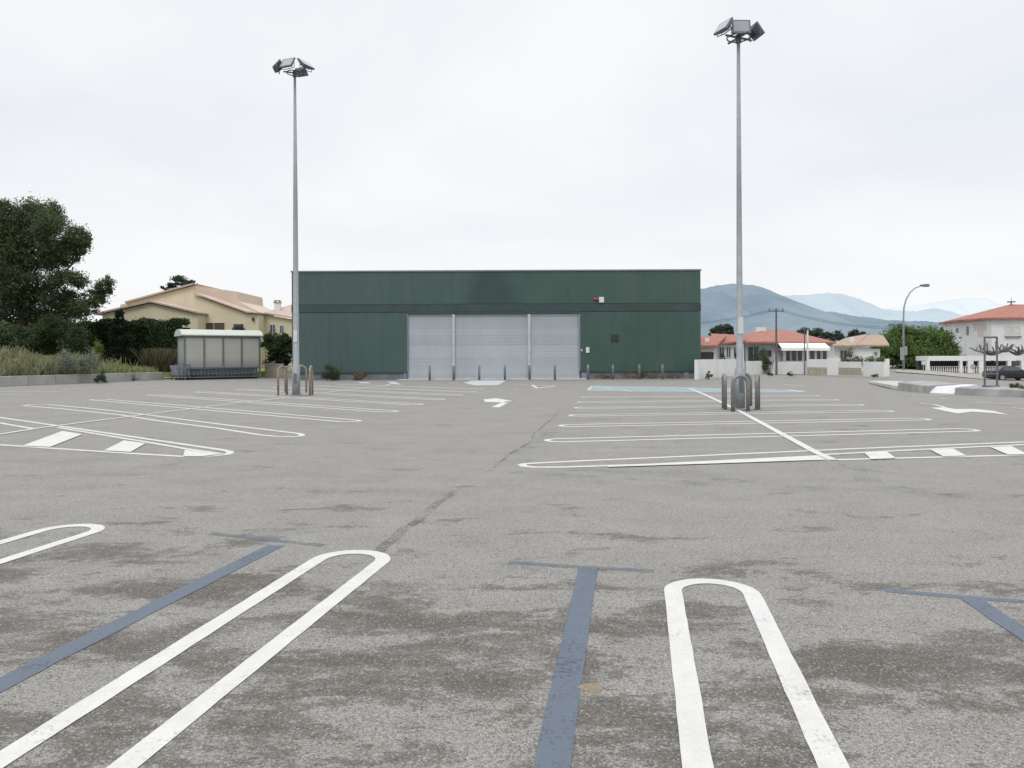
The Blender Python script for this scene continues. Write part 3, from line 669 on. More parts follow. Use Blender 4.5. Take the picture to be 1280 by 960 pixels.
for i, px in enumerate((537, 567, 599, 631, 662, 693.5, 735, 766, 799, 828)):
    o = bo if i == 0 else copy_tree(bo)
    o.location = ((px-640)/F*47.2, 47.2, 0); o['label'] = bl[i]
    if i >= 7:
        for c_ in o.children:
            if c_.name.startswith('post'):
                c_.data = c_.data.copy(); c_.data.materials[0] = M['bollardg']

# ------------------------------------------------------------------ lamp posts and hoops
def lamp_post(px_b, py_b, py_t, heads, label, rp, rb):
    b = G(px_b, py_b); D = b.y; ht = (hor(px_b)-py_t)/F*D+H
    e = empty('floodlight_mast', b, 0, label, 'lamp post', 'floodlight masts in the car park')
    mb = MB(); mb.tube([(0, 0, 0), (0, 0, 1.1), (0, 0, 1.12), (0, 0, ht*.6), (0, 0, ht)], [rb, rb, rp, rp*.72, .045], 16); mb.build('pole', M['metal'], e, smooth=True)
    mb = MB(); mb.box(-.2, .2, -.2, .2, 0, .03)
    for sx in (-.15, .15):
        for sy in (-.15, .15): mb.tube([(sx, sy, .03), (sx, sy, .08)], .015, 6)
    mb.build('base_plate', M['metal'], e)
    mb = MB(); mb.box(-.06, .06, -rb-.004, -rb+.03, .45, .85); mb.build('access_door', M['lampgrey'], e)
    mb = MB(); mb.box(-.07, .07, -rp-.002, -rp+.03, 2.05, 2.5); mb.build('notice', M['plate'], e)
    mb = MB(); mb.tube([(0, 0, ht-.12), (0, 0, ht+.08)], .085, 12)
    N = 24; mb.tube([(math.cos(2*PI*i/N)*.30, math.sin(2*PI*i/N)*.30, ht+.02) for i in range(N+1)], .020, 6, False)
    for q in range(4): mb.tube([(0, 0, ht+.02), (math.cos(q*PI/2+.4)*.42, math.sin(q*PI/2+.4)*.42, ht+.02)], .03, 6)
    mb.build('ring_bracket', M['lampgrey'], e)
    for (ang, tilt, s_, rr) in heads:
        c, s2 = math.cos(ang), math.sin(ang)
        fl = MB()   # housing in local coords: beam faces +X
        w, h2, d = .255*s_, .19*s_, .07*s_
        prof = [(-d, -h2*.55), (-d, h2*.55), (0, h2), (.03, h2), (.03, -h2), (0, -h2)]
        def tr(p):
            x, y, z = p; x, z = x*math.cos(tilt)+z*math.sin(tilt), -x*math.sin(tilt)+z*math.cos(tilt)
            x += rr; z += ht+.22*s_; return (x*c-y*s2, x*s2+y*c, z)
        wb = w*.65
        vs = [tr((-d, -wb, -h2*.6)), tr((-d, wb, -h2*.6)), tr((-d, wb, h2*.6)), tr((-d, -wb, h2*.6)), tr((0, -w, -h2)), tr((0, w, -h2)), tr((0, w, h2)), tr((0, -w, h2)),
              tr((.05, -w, -h2)), tr((.05, w, -h2)), tr((.05, w, h2)), tr((.05, -w, h2))]
        fl.add(vs, [(0, 3, 2, 1), (0, 1, 5, 4), (1, 2, 6, 5), (2, 3, 7, 6), (3, 0, 4, 7), (4, 5, 9, 8), (5, 6, 10, 9), (6, 7, 11, 10), (7, 4, 8, 11), (8, 9, 10, 11)])
        for i in range(5):
            yy = (-.8+.4*i)*wb; fl.prism([tr((-d-.035, yy-.006, -h2*.5)), tr((-d, yy-.006, -h2*.5)), tr((-d, yy-.006, h2*.5)), tr((-d-.035, yy-.006, h2*.5))], Vector(tr((0, .012, 0)))-Vector(tr((0, 0, 0))))
        hd = fl.build('floodlight', M['lampgrey'], e)
        gl = MB(); gl.poly([tr((.053, -w*.84, -h2*.8)), tr((.053, w*.84, -h2*.8)), tr((.053, w*.84, h2*.8)), tr((.053, -w*.84, h2*.8))]); gl.build('lens', M['lampglass'], hd)
        br = MB(); 
        for sy in (-1, 1): br.tube([(rr*.98*c, rr*.98*s2, ht+.03), (rr*c-sy*w*1.05*s2, rr*s2+sy*w*1.05*c, ht+.06), tr((0, sy*w*1.04, 0))], .014, 6)
        br.build('yoke', M['lampgrey'], hd)
    return e, b
heads_l = [(math.radians(-112), math.radians(-30), 1.12, .42), (math.radians(-28), math.radians(-48), 1.15, .55), (math.radians(188), math.radians(-42), 1.1, .62), (math.radians(70), math.radians(-40), .9, .42)]
heads_r = [(math.radians(-88), math.radians(-8), .98, .20), (math.radians(205), math.radians(-35), 1.0, .50), (math.radians(12), math.radians(-38), 1.0, .50)]
lamp_post(370.3, 494.5, 92, heads_l, 'taller farther floodlight mast with four lamps standing left of the building shutters', .118, .15)
lamp_post(925, 511.5, 48, heads_r, 'nearer thicker floodlight mast with three lamps at the right bay spine', .092, .135)
def hoop(mb, w, h, r):
    R = w/2; pts = [(-R, 0, 0), (-R, 0, h-R)]+[(-R*math.cos(PI*i/10), 0, h-R+R*math.sin(PI*i/10)) for i in range(1, 10)]+[(R, 0, h-R), (R, 0, 0)]
    mb.tube(pts, r, 10)
proto = {}
def hoop_at(px, py, ang, kind, h, label, w=.40):
    if kind not in proto:
        e = empty('hoop_barrier', (0, 0, 0), 0, label, 'barrier', 'hoop barriers around the floodlight masts')
        mb = MB(); hoop(mb, w, h, .05 if kind == 'hoop' else .04); mb.build('hoop', M[kind], e, smooth=True)
        for sx in (-1, 1):
            mb = MB(); mb.tube([(sx*w/2, 0, 0), (sx*w/2, 0, .012)], .07, 10); mb.build('foot', M[kind], e)
        proto[kind] = e
    else: e = copy_tree(proto[kind], None, label)
    p = G(px, py); e.location = p; e.rotation_euler = (0, 0, ang); return e
hoop_at(925.5, 514.5, .05, 'hoop', .93, 'steel hoop directly in front of the right mast')
hoop_at(905.5, 511.5, 1.40, 'hoop', .93, 'edge-on steel hoop at the left side of the right mast')
hoop_at(947, 512, 1.16, 'hoop', .93, 'edge-on steel hoop at the right side of the right mast')
hoop_at(930, 507.5, .12, 'hoop', .93, 'steel hoop behind the right mast, half hidden')
hoop_at(353.2, 494.3, 1.05, 'hoopb', 1.12, 'rusty hoop leftmost of those around the left mast', .44)
hoop_at(389.0, 494.3, 1.62, 'hoopb', 1.12, 'rusty hoop at the right side of the left mast')
hoop_at(363.5, 490.5, .15, 'hoopb', 1.12, 'rusty hoop behind and left of the left mast')
hoop_at(376, 491.2, .2, 'hoopb', 1.12, 'rusty hoop behind and right of the left mast')
# concrete pad strip under left mast
for px, py in ((370, 494.5), (925, 511.5)):
    p = G(px, py); mb = MB(); N = 20
    mb.poly([(p.x+.5*math.cos(2*PI*i/N), p.y+.5*math.sin(2*PI*i/N), .0165) for i in range(N)]); o = mb.build('concrete_pad', mat('pad', (.27, .25, .22), .9)); tag(o, kind='structure')

# ------------------------------------------------------------------ trolley shelter
SD = 50.5; th = math.radians(36); sx0 = (231-640)/F*SD
she = empty('trolley_shelter', (sx0, SD, 0), th, 'white roofed trolley shelter with four translucent front panels', 'shelter')
SL, SW, SH = 4.95, 1.9, 2.95
mb = MB()
for i in range(5): mb.box(i*SL/4-.05, i*SL/4+.05, -.05, .05, .0 if i in (0, 4) else .8, SH-.12)
mb.box(-.05, .05, SW-.05, SW+.05, 0, SH-.12); mb.box(SL-.05, SL+.05, SW-.05, SW+.05, 0, SH-.12)
mb.box(-.05, SL+.05, -.06, .06, SH-.12, SH); mb.box(-.05, SL+.05, SW-.06, SW+.06, SH-.12, SH)
mb.box(-.06, .06, .06, SW-.06, SH-.12, SH); mb.box(SL-.06, SL+.06, .06, SW-.06, SH-.12, SH)
mb.box(.05, SL-.05, -.04, .04, .74, .82); mb.box(.05, SL-.05, SW-.04, SW+.04, .74, .82)
mb.build('frame', M['shelterframe'], she)
for i in range(4):
    mb = MB(); mb.box(i*SL/4+.06, (i+1)*SL/4-.06, -.012, .012, .83, SH-.13); mb.build('panel', M['panel'], she)
    mb = MB(); mb.box(i*SL/4+.06, (i+1)*SL/4-.06, SW-.012, SW+.012, .83, SH-.13); mb.build('panel', M['panel'], she)
mb = MB(); mb.box(-.012, .012, .06, SW-.06, .83, SH-.13); mb.build('side_panel', M['panel'], she)
mb = MB()
N = 12; prof = []
for y_, z_ in ((-.16, .02), (-.16, .08), (.32, .40), (SW/2, .46), (SW-.32, .40), (SW+.16, .08), (SW+.16, .02)):
    prof.append((0, y_, SH+z_))
mb.prism([(-.22, y, z) for _, y, z in prof]+[(-.22, SW+.1, SH), (-.22, -.1, SH)], (SL+.44, 0, 0)); mb.build('roof', M['shelterroof'], she)
mb = MB(); mb.box(.35, .75, -.0, .0, 1, 1.2) if False else None
# trolleys
tr = empty('shopping_trolley', (0, 0, 0), 0, '-', 'trolley', 'nested trolleys in the shelter')
def wire_basket(mb):
    r = .02
    def ringz(z, x0, x1, w): mb.tube([(x0, -w, z), (x1, -w*.8, z), (x1, w*.8, z), (x0, w, z), (x0, -w, z)], r, 4, False)
    for i in range(6):
        t = i/5; ringz(.36+.58*t, -.02-.06*t, .72+.16*t, .22+.06*t)
    for i in range(9):
        t = i/8; x0 = -.02+.74*t; x1 = -.08+.96*t
        for s_ in (-1, 1): mb.tube([(x0, s_*(.22-.04*t), .36), (x1, s_*(.28-.056*t), .94)], r*.8, 4, False)
    for i in range(7):
        y = -.18+.06*i; mb.tube([(-.02, y, .36), (.72, y*.8, .36)], r*.8, 4, False); mb.tube([(.72, y*.8, .36), (.88, y*1.2*.8, .94)], r*.8, 4, False)
mb = MB(); wire_basket(mb); mb.build('basket', M['trolley'], tr)
mb = MB()
for s_ in (-1, 1): mb.tube([(-.12, s_*.26, 1.0), (-.04, s_*.25, .5), (-.02, s_*.27, .16), (.80, s_*.18, .14), (.66, s_*.19, .36)], .024, 6)
mb.tube([(-.02, -.27, .17), (-.02, .27, .17)], .022, 6); mb.tube([(.4, -.22, .15), (.4, .22, .15)], .02, 6)
for i in range(5): mb.tube([(-.02, -.16+.08*i, .17), (.78, -.12+.06*i, .15)], .014, 5)
mb.build('frame', M['trolley'], tr)
mb = MB(); mb.tube([(-.14, -.27, 1.02), (-.14, .27, 1.02)], .02, 8); mb.build('handle', M['trolleyblue'], tr)
for x, y in ((-.02, -.27), (-.02, .27), (.78, -.18), (.78, .18)):
    mb = MB(); mb.tube([(x, y-.015, .065), (x, y+.015, .065)], .065, 12); mb.build('wheel', M['tyre'], tr)
ct, st = math.cos(th), math.sin(th)
k = 0
for row, (ly, n, x_0, dx) in enumerate(((.40, 19, -.35, .245), (1.0, 17, -.1, .26), (1.6, 15, .1, .28))):
    for i in range(n):
        o = tr if k == 0 else copy_tree(tr)
        lx = x_0+i*dx; o.location = (sx0+lx*ct-ly*st, SD+lx*st+ly*ct, 0); o.rotation_euler = (0, 0, th+random.uniform(-.015, .015))
        o['label'] = 'grey wire trolley nested in the row inside the shelter'
        if i == 0: o['label'] = ('rearmost trolley of the near row, sticking out of the shelter', 'rearmost trolley of the middle row inside the shelter', 'rearmost trolley of the back row inside the shelter')[row]; del o['group']; o['group'] = 'nested trolleys in the shelter'
        k += 1
p = G(213, 475.5)
for i, (dx, dy, a) in enumerate(((.35, 1.1, 2.8), (.75, .55, 2.6))):
    o = copy_tree(tr, None, ('loose trolley standing left of the shelter, farther one', 'loose trolley standing left of the shelter, nearer one')[i]); o.location = (p.x+dx, p.y+dy, 0); o.rotation_euler = (0, 0, a)
# stone wall piece between shelter and building
a = W(329, 0, 55).x; b2 = W(372, 0, 55).x
gw = empty('garden_wall', (a, 55, 0), 0, 'low tan stone wall under the dark bush by the building', 'wall')
mb = MB(); mb.box(0, 1.3, 0, .35, 0, .95); mb.box(1.3, b2-a, 0, .35, 0, .62); mb.build('wall', M['tan'], gw, bevel=.03)
mb = MB(); mb.box(-.03, 1.33, -.03, .38, .952, 1.02); mb.build('coping', M['concretel'], gw)

# ------------------------------------------------------------------ houses
def facade(parent, name, pts, D, depth, m, zb=-.3):
    """pts: pixel outline of the roof-line left->right; walls to the ground"""
    top = [W(x, y, D) for x, y in pts]; poly = [Vector((top[0].x, D, zb))]+top+[Vector((top[-1].x, D, zb))]
    mb = MB(); mb.prism([p-parent.location for p in poly], (0, depth, 0)); return mb.build(name, m, parent)
def roofslab(parent, pts, D, depth, m, th=.16, over=.35, lift=.01, name='roof'):
    T = [W(x, y, D)-parent.location for x, y in pts]
    mb = MB(); up = [p+Vector((0, -over, lift)) for p in T]
    for i in range(len(up)-1):
        a, b = up[i], up[i+1]; mb.prism([a, b, b+Vector((0, 0, th)), a+Vector((0, 0, th))], (0, depth+over*2, 0))
    return mb.build(name, m, parent)
def wpart(parent, x0, x1, y0, y1, D, name='window', frame=True, m='glass', proud=.03, t=.06):
    a = W(x0, y1, D); b = W(x1, y0, D); l = parent.location
    mb = MB(); mb.box(a.x-l.x, b.x-l.x, D-proud-l.y, D-l.y-.002, a.z-l.z, b.z-l.z); o = mb.build(name, M[m], parent)
    if frame:
        mb = MB(); ax, bx, az, bz_ = a.x-l.x, b.x-l.x, a.z-l.z, b.z-l.z; y0_, y1_ = D-proud-.03-l.y, D-l.y-.004
        mb.box(ax-t, ax, y0_, y1_, az-t, bz_+t); mb.box(bx, bx+t, y0_, y1_, az-t, bz_+t); mb.box(ax+.001, bx-.001, y0_, y1_, bz_, bz_+t); mb.box(ax+.001, bx-.001, y0_, y1_, az-t, az)
        mb.box((ax+bx)/2-t*.3, (ax+bx)/2+t*.3, y0_, y0_+.028, az+.001, bz_-.001)
        mb.build('frame', M['frame'], o)
    return o
# yellow house
hy = empty('yellow_house', (-30, 72, .4), 0, 'cream yellow house with several low gables and pink tiled roofs', 'house')
facade(hy, 'wall', [(128, 393), (189, 379), (247, 392.5)], 72, 6, M['cream'])
roofslab(hy, [(120, 394), (189, 378)], 72, 6, M['tilespink']); roofslab(hy, [(189, 378), (250, 392.4)], 72, 6, M['tilespink'])
facade(hy, 'wall', [(150, 381), (243, 357), (243, 440)], 78.1, 8, M['cream'])
roofslab(hy, [(158, 379), (243, 356)], 78.1, 8, M['tilespink'])
facade(hy, 'wall', [(243.2, 357), (296, 364.5), (297, 376), (332, 394)], 78.1, 8, M['peach'])
facade(hy, 'wall', [(243, 369), (309, 392), (323, 393)], 74, 4, M['cream'])
roofslab(hy, [(243, 367.5), (309, 391)], 74, 4, M['tilespink'], .13)
roofslab(hy, [(309, 391.2), (325, 392.4)], 74, 4, M['tilespink'], .13)
facade(hy, 'wall', [(323, 392), (372, 400)], 76, 6, M['cream'])
# sloping roof of the right wing seen from the front
mb = MB(); l = hy.location
q = [W(330, 392, 75.6), W(374, 399.5, 75.6), W(374, 379.5, 80), W(352, 386, 80)]
mb.prism([p-l for p in q], (0, .0, .14)); mb.build('roof', M['tilespink'], hy)
o_ = wpart(hy, 254, 281, 403.5, 413, 74, frame=True, m='bark')
wpart(hy, 292, 304, 405, 414, 74, frame=False, m='glass')
for i_, x_ in enumerate((291.5, 296, 301, 304)):
    q_ = W(x_, 414, 73.6); plant('potted_plant', (q_.x, q_.y, q_.z-.4), [(0, 0, .35+.12*(i_ % 2), .14, .14, .5)], 260, .13, M['hedge'], ('leafy potted plant leftmost at the yellow house window above the shelter roof', 'leafy potted plant second from left at the yellow house window above the shelter roof', 'leafy potted plant third from left at the yellow house window above the shelter roof', 'leafy potted plant rightmost at the yellow house window above the shelter roof')[i_], 'plant', None, 'plants at the yellow house window')
wpart(hy, 338, 344, 406, 416, 76); wpart(hy, 350, 354.5, 407, 416, 76)
mb = MB(); a = W(347, 388, 77)-l; mb.box(a.x-.28, a.x+.28, a.y-.25, a.y+.25, a.z-.3, a.z+.75); ch = mb.build('chimney', M['whitewall'], hy)
mb = MB(); mb.box(a.x-.36, a.x+.36, a.y-.33, a.y+.33, a.z+.76, a.z+.84); mb.box(a.x-.3, a.x+.3, a.y-.27, a.y+.27, a.z+.95, a.z+1.02)
for sx in (-.25, .2):
    mb.box(a.x+sx, a.x+sx+.05, a.y-.2, a.y+.2, a.z+.84, a.z+.95)
mb.build('chimney_cap', M['tilesbrown'], ch)
mb = MB(); a = W(317, 399, 74)-l; mb.box(a.x-.1, a.x+.1, -72+74-.22+0, 2-.02, a.z-.15, a.z+.15); mb.build('wall_lamp', M['black'], hy)
# bungalow
hb = empty('bungalow', (24, 62, 0), 0, 'white bungalow with orange red hipped roof behind the white wall', 'house')
l = hb.location; Dh = 62
A = lambda x, y, D: W(x, y, D)-hb.location
facade(hb, 'wall', [(931, 427.6), (1041, 427.6)], Dh, 9, M['whitewall'])
mb = MB()
el, er = A(924, 427, Dh-.6), A(1045, 427.5, Dh-.6); bl_, br_ = el+Vector((0, 10.4, 0)), er+Vector((0, 10.4, 0)); r0, r1 = A(955, 411.5, 67), A(986, 413, 67)
mb.add([el, er, br_, bl_, r0, r1, el-Vector((0, 0, .15)), er-Vector((0, 0, .15)), br_-Vector((0, 0, .15)), bl_-Vector((0, 0, .15))],
       [(0, 1, 5, 4), (1, 2, 5), (2, 3, 4, 5), (3, 0, 4), (6, 7, 1, 0), (7, 8, 2, 1), (8, 9, 3, 2), (9, 6, 0, 3), (6, 9, 8, 7)]); mb.build('roof', M['tiles'], hb)
wpart(hb, 935, 948, 433, 451, Dh, 'window'); wpart(hb, 950, 964, 438, 446, Dh, 'window')
# conservatory with awning
cons = MB(); cx0, cx1 = A(979, 0, 60.2).x, A(1033, 0, 60.2).x; cyd = 60.2-62
z0, z1 = W(0, 463, 60.2).z*0+0, W(1000, 435.5, 60.2).z
cons.box(cx0, cx1, cyd, -.01, 0, W(1000, 451, 60.2).z); cons.box(cx0, cx1, cyd, -.01, z1-.12, z1)
nb = 7
for i in range(nb+1):
    x = cx0+(cx1-cx0)*i/nb; ww = .1 if i in (0, 3, 5, 7) else .035; cons.box(x-ww, x+ww, cyd-.01, cyd+.1, W(1000, 451, 60.2).z, z1-.12)
cons.build('conservatory', M['frame'], hb)
for i in range(nb):
    x0 = cx0+(cx1-cx0)*i/nb+.1; x1 = cx0+(cx1-cx0)*(i+1)/nb-.1
    mb = MB(); mb.box(x0, x1, cyd+.03, cyd+.05, W(1000, 451, 60.2).z+.003, z1-.123); mb.build('pane', M['glass'], hb)
mb = MB(); a0, a1, a2, a3 = A(972, 428.6, 61.8), A(1030, 428.6, 61.8), A(1038, 435.4, 59.4), A(977, 435.4, 59.4)
mb.prism([a0, a1, a2, a3], (0, 0, .05)); aw = mb.build('awning', M['awning'], hb)
mb = MB(); mb.prism([a3, a2, a2-Vector((0, 0, .18)), a3-Vector((0, 0, .18))], (0, .02, 0)); mb.build('valance', M['awning'], aw)
mb = MB(); q = W(949, 410.6, 66.5)-l; mb.box(q.x-.35, q.x+.5, q.y-.3, q.y+.3, q.z-.6, q.z+.1); mb.build('chimney', M['whitewall'], hb)
# left low wing
hw = empty('garage_house', (17, 58, 0), 0, 'low white house with orange roof and dark garage opening beside the green building', 'house')
facade(hw, 'wall', [(895, 433), (900, 432), (930, 430)], 60, 6, M['whitewall'])
facade(hw, 'wall', [(868, 434.5), (895, 434.5)], 58, 5, M['whitewall'])
mb = MB(); l = hw.location
q = [W(866, 434, 57.5), W(896, 434, 57.5), W(908, 421.5, 61.5), W(866, 422.5, 61.5)]; mb.prism([p-l for p in q], (0, 0, .15))
q = [W(896, 431.5, 59.6), W(932, 427.5, 59.6), W(930, 421, 64), W(888, 419, 64)]; mb.prism([p-l for p in q], (0, 0, .15)); mb.build('roof', M['tiles'], hw)
wpart(hw, 868, 892, 440, 449, 58, 'garage_door', False, 'black'); wpart(hw, 899, 905, 434, 447, 60); wpart(hw, 908, 913, 434, 447, 60); wpart(hw, 917, 922, 434, 446, 60)
mb = MB(); q = W(883, 428, 59)-l; mb.box(q.x-.18, q.x+.18, q.y-.2, q.y+.2, q.z-.4, q.z+.35); mb.build('chimney', M['whitewall'], hw)
# planting seen in the bungalow garden
small('shrub', 950, 0, 34, 40, 60.6, M['midbush'], 3000, .13, 'green garden shrub under the bungalow eaves, left of the awning', 0)
small('shrub', 903, 0, 10, 34, 58, M['hedge'], 900, .12, 'small dark shrub before the windows of the low garage house', 0)
small('shrub', 920, 0, 9, 34, 58, M['hedge'], 900, .12, 'small dark shrub just left of the right mast, over the wall', 0)
# peach house
hp = empty('buff_house', (34, 72, 0), 0, 'pale house with buff tiled roof left of the big green bush', 'house'); l = hp.location
facade(hp, 'wall', [(1043, 434), (1065, 431), (1090, 436), (1100, 436)], 72, 8, M['whitewall'])
mb = MB(); q = [W(1036, 433.5, 71.3), W(1070, 433.5, 71.3), W(1085, 419, 77), W(1058, 424, 77)]; mb.prism([p-l for p in q], (0, 0, .15))
q = [W(1068, 433, 71.6), W(1112, 433, 71.6), W(1104, 421, 77), W(1084, 420, 77)]; mb.prism([p-l for p in q], (0, 0, .15)); mb.build('roof', M['tilesbrown'], hp)
wpart(hp, 1050, 1058, 438, 447, 72)
mb = MB(); q = W(1064, 428, 73)-l; mb.box(q.x-.2, q.x+.2, q.y-.2, q.y+.2, q.z-.5, q.z+.5); mb.build('chimney', M['whitewall'], hp)
# white boundary wall with gates
def wallseg(parent, a, b, z0, z1, t=.2, name='wall', m='whitewall', cap=True):
    a = Vector((a[0], a[1], 0)); b = Vector((b[0], b[1], 0)); d = (b-a).normalized(); n = Vector((-d.y, d.x, 0))*t; l = Vector((parent.location.x, parent.location.y, 0))
    mb = MB(); mb.prism([Vector((p.x, p.y, z0))-l for p in (a, b, b+n, a+n)], (0, 0, z1-z0)); o = mb.build(name, M[m], parent)
    return o
def zat(px, py, D): return W(px, py, D).z
bw = empty('boundary_wall', (0, 0, 0), 0, 'long white rendered wall between the green building and the gates', 'wall')
P0, P1, P2, P3 = G(872, 474.5), G(925, 470.5), G(955, 467.3), G(1009, 467.8)
wallseg(bw, P0, P1, 0, zat(880, 449.5, P0.y)); wallseg(bw, P1, P2, 0, zat(930, 452, P1.y)); wallseg(bw, P2, P3, 0, zat(985, 452, P2.y))
mb = MB(); q = G(893, 473.6); mb.prism([Vector((P0.x+.6, P0.y-.7, 0)), Vector((P1.x, P1.y-.7, 0)), Vector((P1.x, P1.y-.4, 0)), Vector((P0.x+.6, P0.y-.4, 0))], (0, 0, .14)); o = mb.build('kerb', M['concretel']); tag(o, kind='structure')
wl = [G(1009, 468.6), G(1034, 469), G(1048, 469.2), G(1076, 470), G(1079, 470), G(1105, 470.8), G(1108, 470.4), G(1112, 470.4)]
gt = empty('gate', (0, 0, 0), 0, 'tan and white driveway gate right of the utility pole, left one of two', 'gate', 'driveway gates in the white wall')
wallseg(gt, wl[0], wl[1], .05, zat(1020, 459, wl[0].y), .06, 'lower_panel', 'tan'); wallseg(gt, wl[0], wl[1], zat(1020, 459, wl[0].y)+.003, zat(1020, 449, wl[0].y), .06, 'upper_panel')
gt2 = empty('gate', (0, 0, 0), 0, 'tan and white driveway gate nearer the big bush, right one of two', 'gate', 'driveway gates in the white wall')
wallseg(gt2, wl[2], wl[3], .05, zat(1060, 459.5, wl[2].y), .06, 'lower_panel', 'tan'); wallseg(gt2, wl[2], wl[3], zat(1060, 459.5, wl[2].y)+.003, zat(1060, 452, wl[2].y), .06, 'upper_panel')
gp = empty('gate_pier', (0, 0, 0), 0, 'white rendered pier between the two tan driveway gates', 'wall'); wallseg(gp, wl[1], wl[2], 0, zat(1040, 447.5, wl[1].y), .35, 'pier')
sw = empty('short_wall', (0, 0, 0), 0, 'short white wall with end pillar left of the big green bush', 'wall')
wallseg(sw, wl[4], wl[5], 0, zat(1090, 452, wl[4].y)); wallseg(sw, wl[6], wl[7], 0, zat(1110, 448.5, wl[6].y), .4, 'pillar')
small('shrub', 1063, 0, 32, 30, 60, M['midbush'], 2500, .12, 'trimmed green hedge shrub above the right driveway gate', .3)
small('shrub', 1092, 0, 34, 26, 60, M['greenbush'], 2500, .12, 'low green shrub peeking over the short white wall', .3)
# big bright bush
D = 88.5; b = onT(1140, D)
plant('bush', b, [pc(1140, 432, 42, D, b, 3.2, 0, 26), pc(1140, 436, 30, D, b, 1.6, .5, 18), pc(1130, 432, 22, D, b, 1.6, 1, 16), pc(1155, 434, 22, D, b, 1.6, 1, 16), pc(1110, 436, 26, D, b, 2.4, -1, 20), pc(1172, 436, 26, D, b, 2.4, 0, 26), pc(1125, 418, 22, D, b, 2, 0, 12), pc(1160, 420, 24, D, b, 2, 0, 12), pc(1098, 444, 16, D, b, 2, -1, 14),
                  pc(1140, 448, 44, D, b, 3, -.5, 16), pc(1185, 444, 14, D, b, 2, 0, 18)], 60000, .24, M['greenbush'], 'big bright green rounded bush beside the curved street lamp', 'bush', [([(0, 0, -.1), (0, 0, 3)], [.2, .1])], sub=15, spread=.4)
# far trees
for i, (px, py, r, rz, D, lab) in enumerate(((908, 411, 9, 9, 120, 'dark round treetop just left of the right mast'), (892, 415, 5, 5, 120, 'small dark treetop nearest the green building'), (897, 413, 8, 6, 125, 'dark treetop between two others above the garage house'),
                                     (1015, 414, 16, 7, 140, 'dark green tree mass right behind the bungalow roof'), (1040, 420, 16, 7, 135, 'dark green tree between bungalow roof and buff roof'), (1073, 417, 11, 7, 130, 'brown green tree behind the buff tiled roof'),
                                     (1187, 413, 12, 9, 110, 'dark tree between the big bush and the white villa'))):
    b = Vector(((px-640)/F*D, D, -.2)); R = r/F*D
    plant('tree', b, [pc(px, py, r, D, b, R, 0, rz), pc(px-r*.5, py+rz*.4, r*.7, D, b, R, 0, rz*.8), pc(px+r*.5, py+rz*.4, r*.7, D, b, R, 0, rz*.8), pc(px, py+rz*1.3, r*1.1, D, b, R, 0, rz)], 3500, .36, M['fartree'], lab, 'tree',
          [([(0, 0, 0), (0, 0, W(px, py, D).z)], [.3, .08])], 'trees beyond the houses', sub=7)

# ------------------------------------------------------------------ white villa on the right
vD = 88.0
vl = empty('white_villa', (56, vD, 0), 0, 'two storey white villa with red hipped roof at the right edge', 'house'); l = vl.location
cN = W(1239, 396, vD); lf = W(1193, 402, vD+7); ex = W(1345, 396, vD)
zt = cN.z-.1
c0 = Vector((cN.x, vD, 0)); c1 = Vector((ex.x, vD, 0)); c3 = Vector((lf.x, vD+7, 0)); c2 = c1+Vector((0, 9, 0)); c25 = Vector((c3.x+2, vD+13, 0))
base = [c0, c1, c2, c25, c3]
mb = MB(); mb.prism([Vector((p.x, p.y, -1.2))-l for p in base], (0, 0, zt+1.2)); mb.build('wall', M['whitewall'], vl)
cen = sum(base, Vector())/5
eav = [Vector((p.x, p.y, zt))+(p-cen).normalized()*.7 for p in base]
rA = W(1262, 380.5, vD+5); rB = Vector((rA.x+6, rA.y+.5, rA.z))
ev = [p-l for p in eav]; lo = [p-Vector((0, 0, .22)) for p in ev]; ev = ev
mb = MB(); mb.add(ev+[rA-l, rB-l]+lo, [(0, 1, 6, 5), (1, 2, 6), (2, 3, 5, 6), (3, 4, 5), (4, 0, 5), (7, 8, 1, 0), (8, 9, 2, 1), (9, 10, 3, 2), (10, 11, 4, 3), (11, 7, 0, 4), (7, 11, 10, 9, 8)]); mb.build('roof', M['tiles'], vl)
wpart(vl, 1258, 1274, 408.5, 419.5, vD, 'window', True, 'plate', .04, .12)
mb = MB(); a = W(1256, 421, vD)-l; b2 = W(1276, 421, vD)-l; mb.box(a.x, b2.x, -.2, -.002, a.z-.06, a.z+.08); mb.build('sill', M['bollard'], vl)
# windows on the slanted left wall: interpolate along c3->c0
def slant(px0, px1, py0, py1, name, m, pr=.04):
    def hit(px, py):
        r = ray(px, py); d = c0-c3; n = Vector((-d.y, d.x, 0)); o_ = Vector((0, 0, H)); t = (c3-o_).dot(n)/r.dot(n); return o_+r*t, n.normalized()
    p = [hit(px0, py1), hit(px1, py1), hit(px1, py0), hit(px0, py0)]; n = p[0][1]; n = n if n.y < 0 else -n
    mb = MB(); mb.prism([q[0]+n*.002-l for q in p], n*pr); return mb.build(name, M[m], vl)
slant(1208, 1211, 408, 419, 'window', 'bollard'); slant(1195.5, 1198, 410, 416, 'window', 'bollard'); slant(1199, 1202.5, 421, 423, 'wall_vent', 'bollard')
M['pinkpanel'] = mat('dusty_pink_tile_panel', (.55, .50, .50), .8, 0, .12, 4)
slant(1217, 1232, 404.5, 413, 'tile_panel', 'pinkpanel'); slant(1222, 1229, 413.2, 420, 'tile_panel', 'pinkpanel')
# roof finial
mb = MB(); q = W(1264, 378, vD+5)-l; mb.tube([(q.x, q.y, q.z-.4), (q.x, q.y, q.z+.0)], .08, 6); mb.box(q.x-.35, q.x+.35, q.y-.3, q.y+.3, q.z, q.z+.14); mb.tube([(q.x, q.y, q.z+.14), (q.x, q.y, q.z+.6)], .03, 6); mb.build('chimney', M['bollard'], vl)
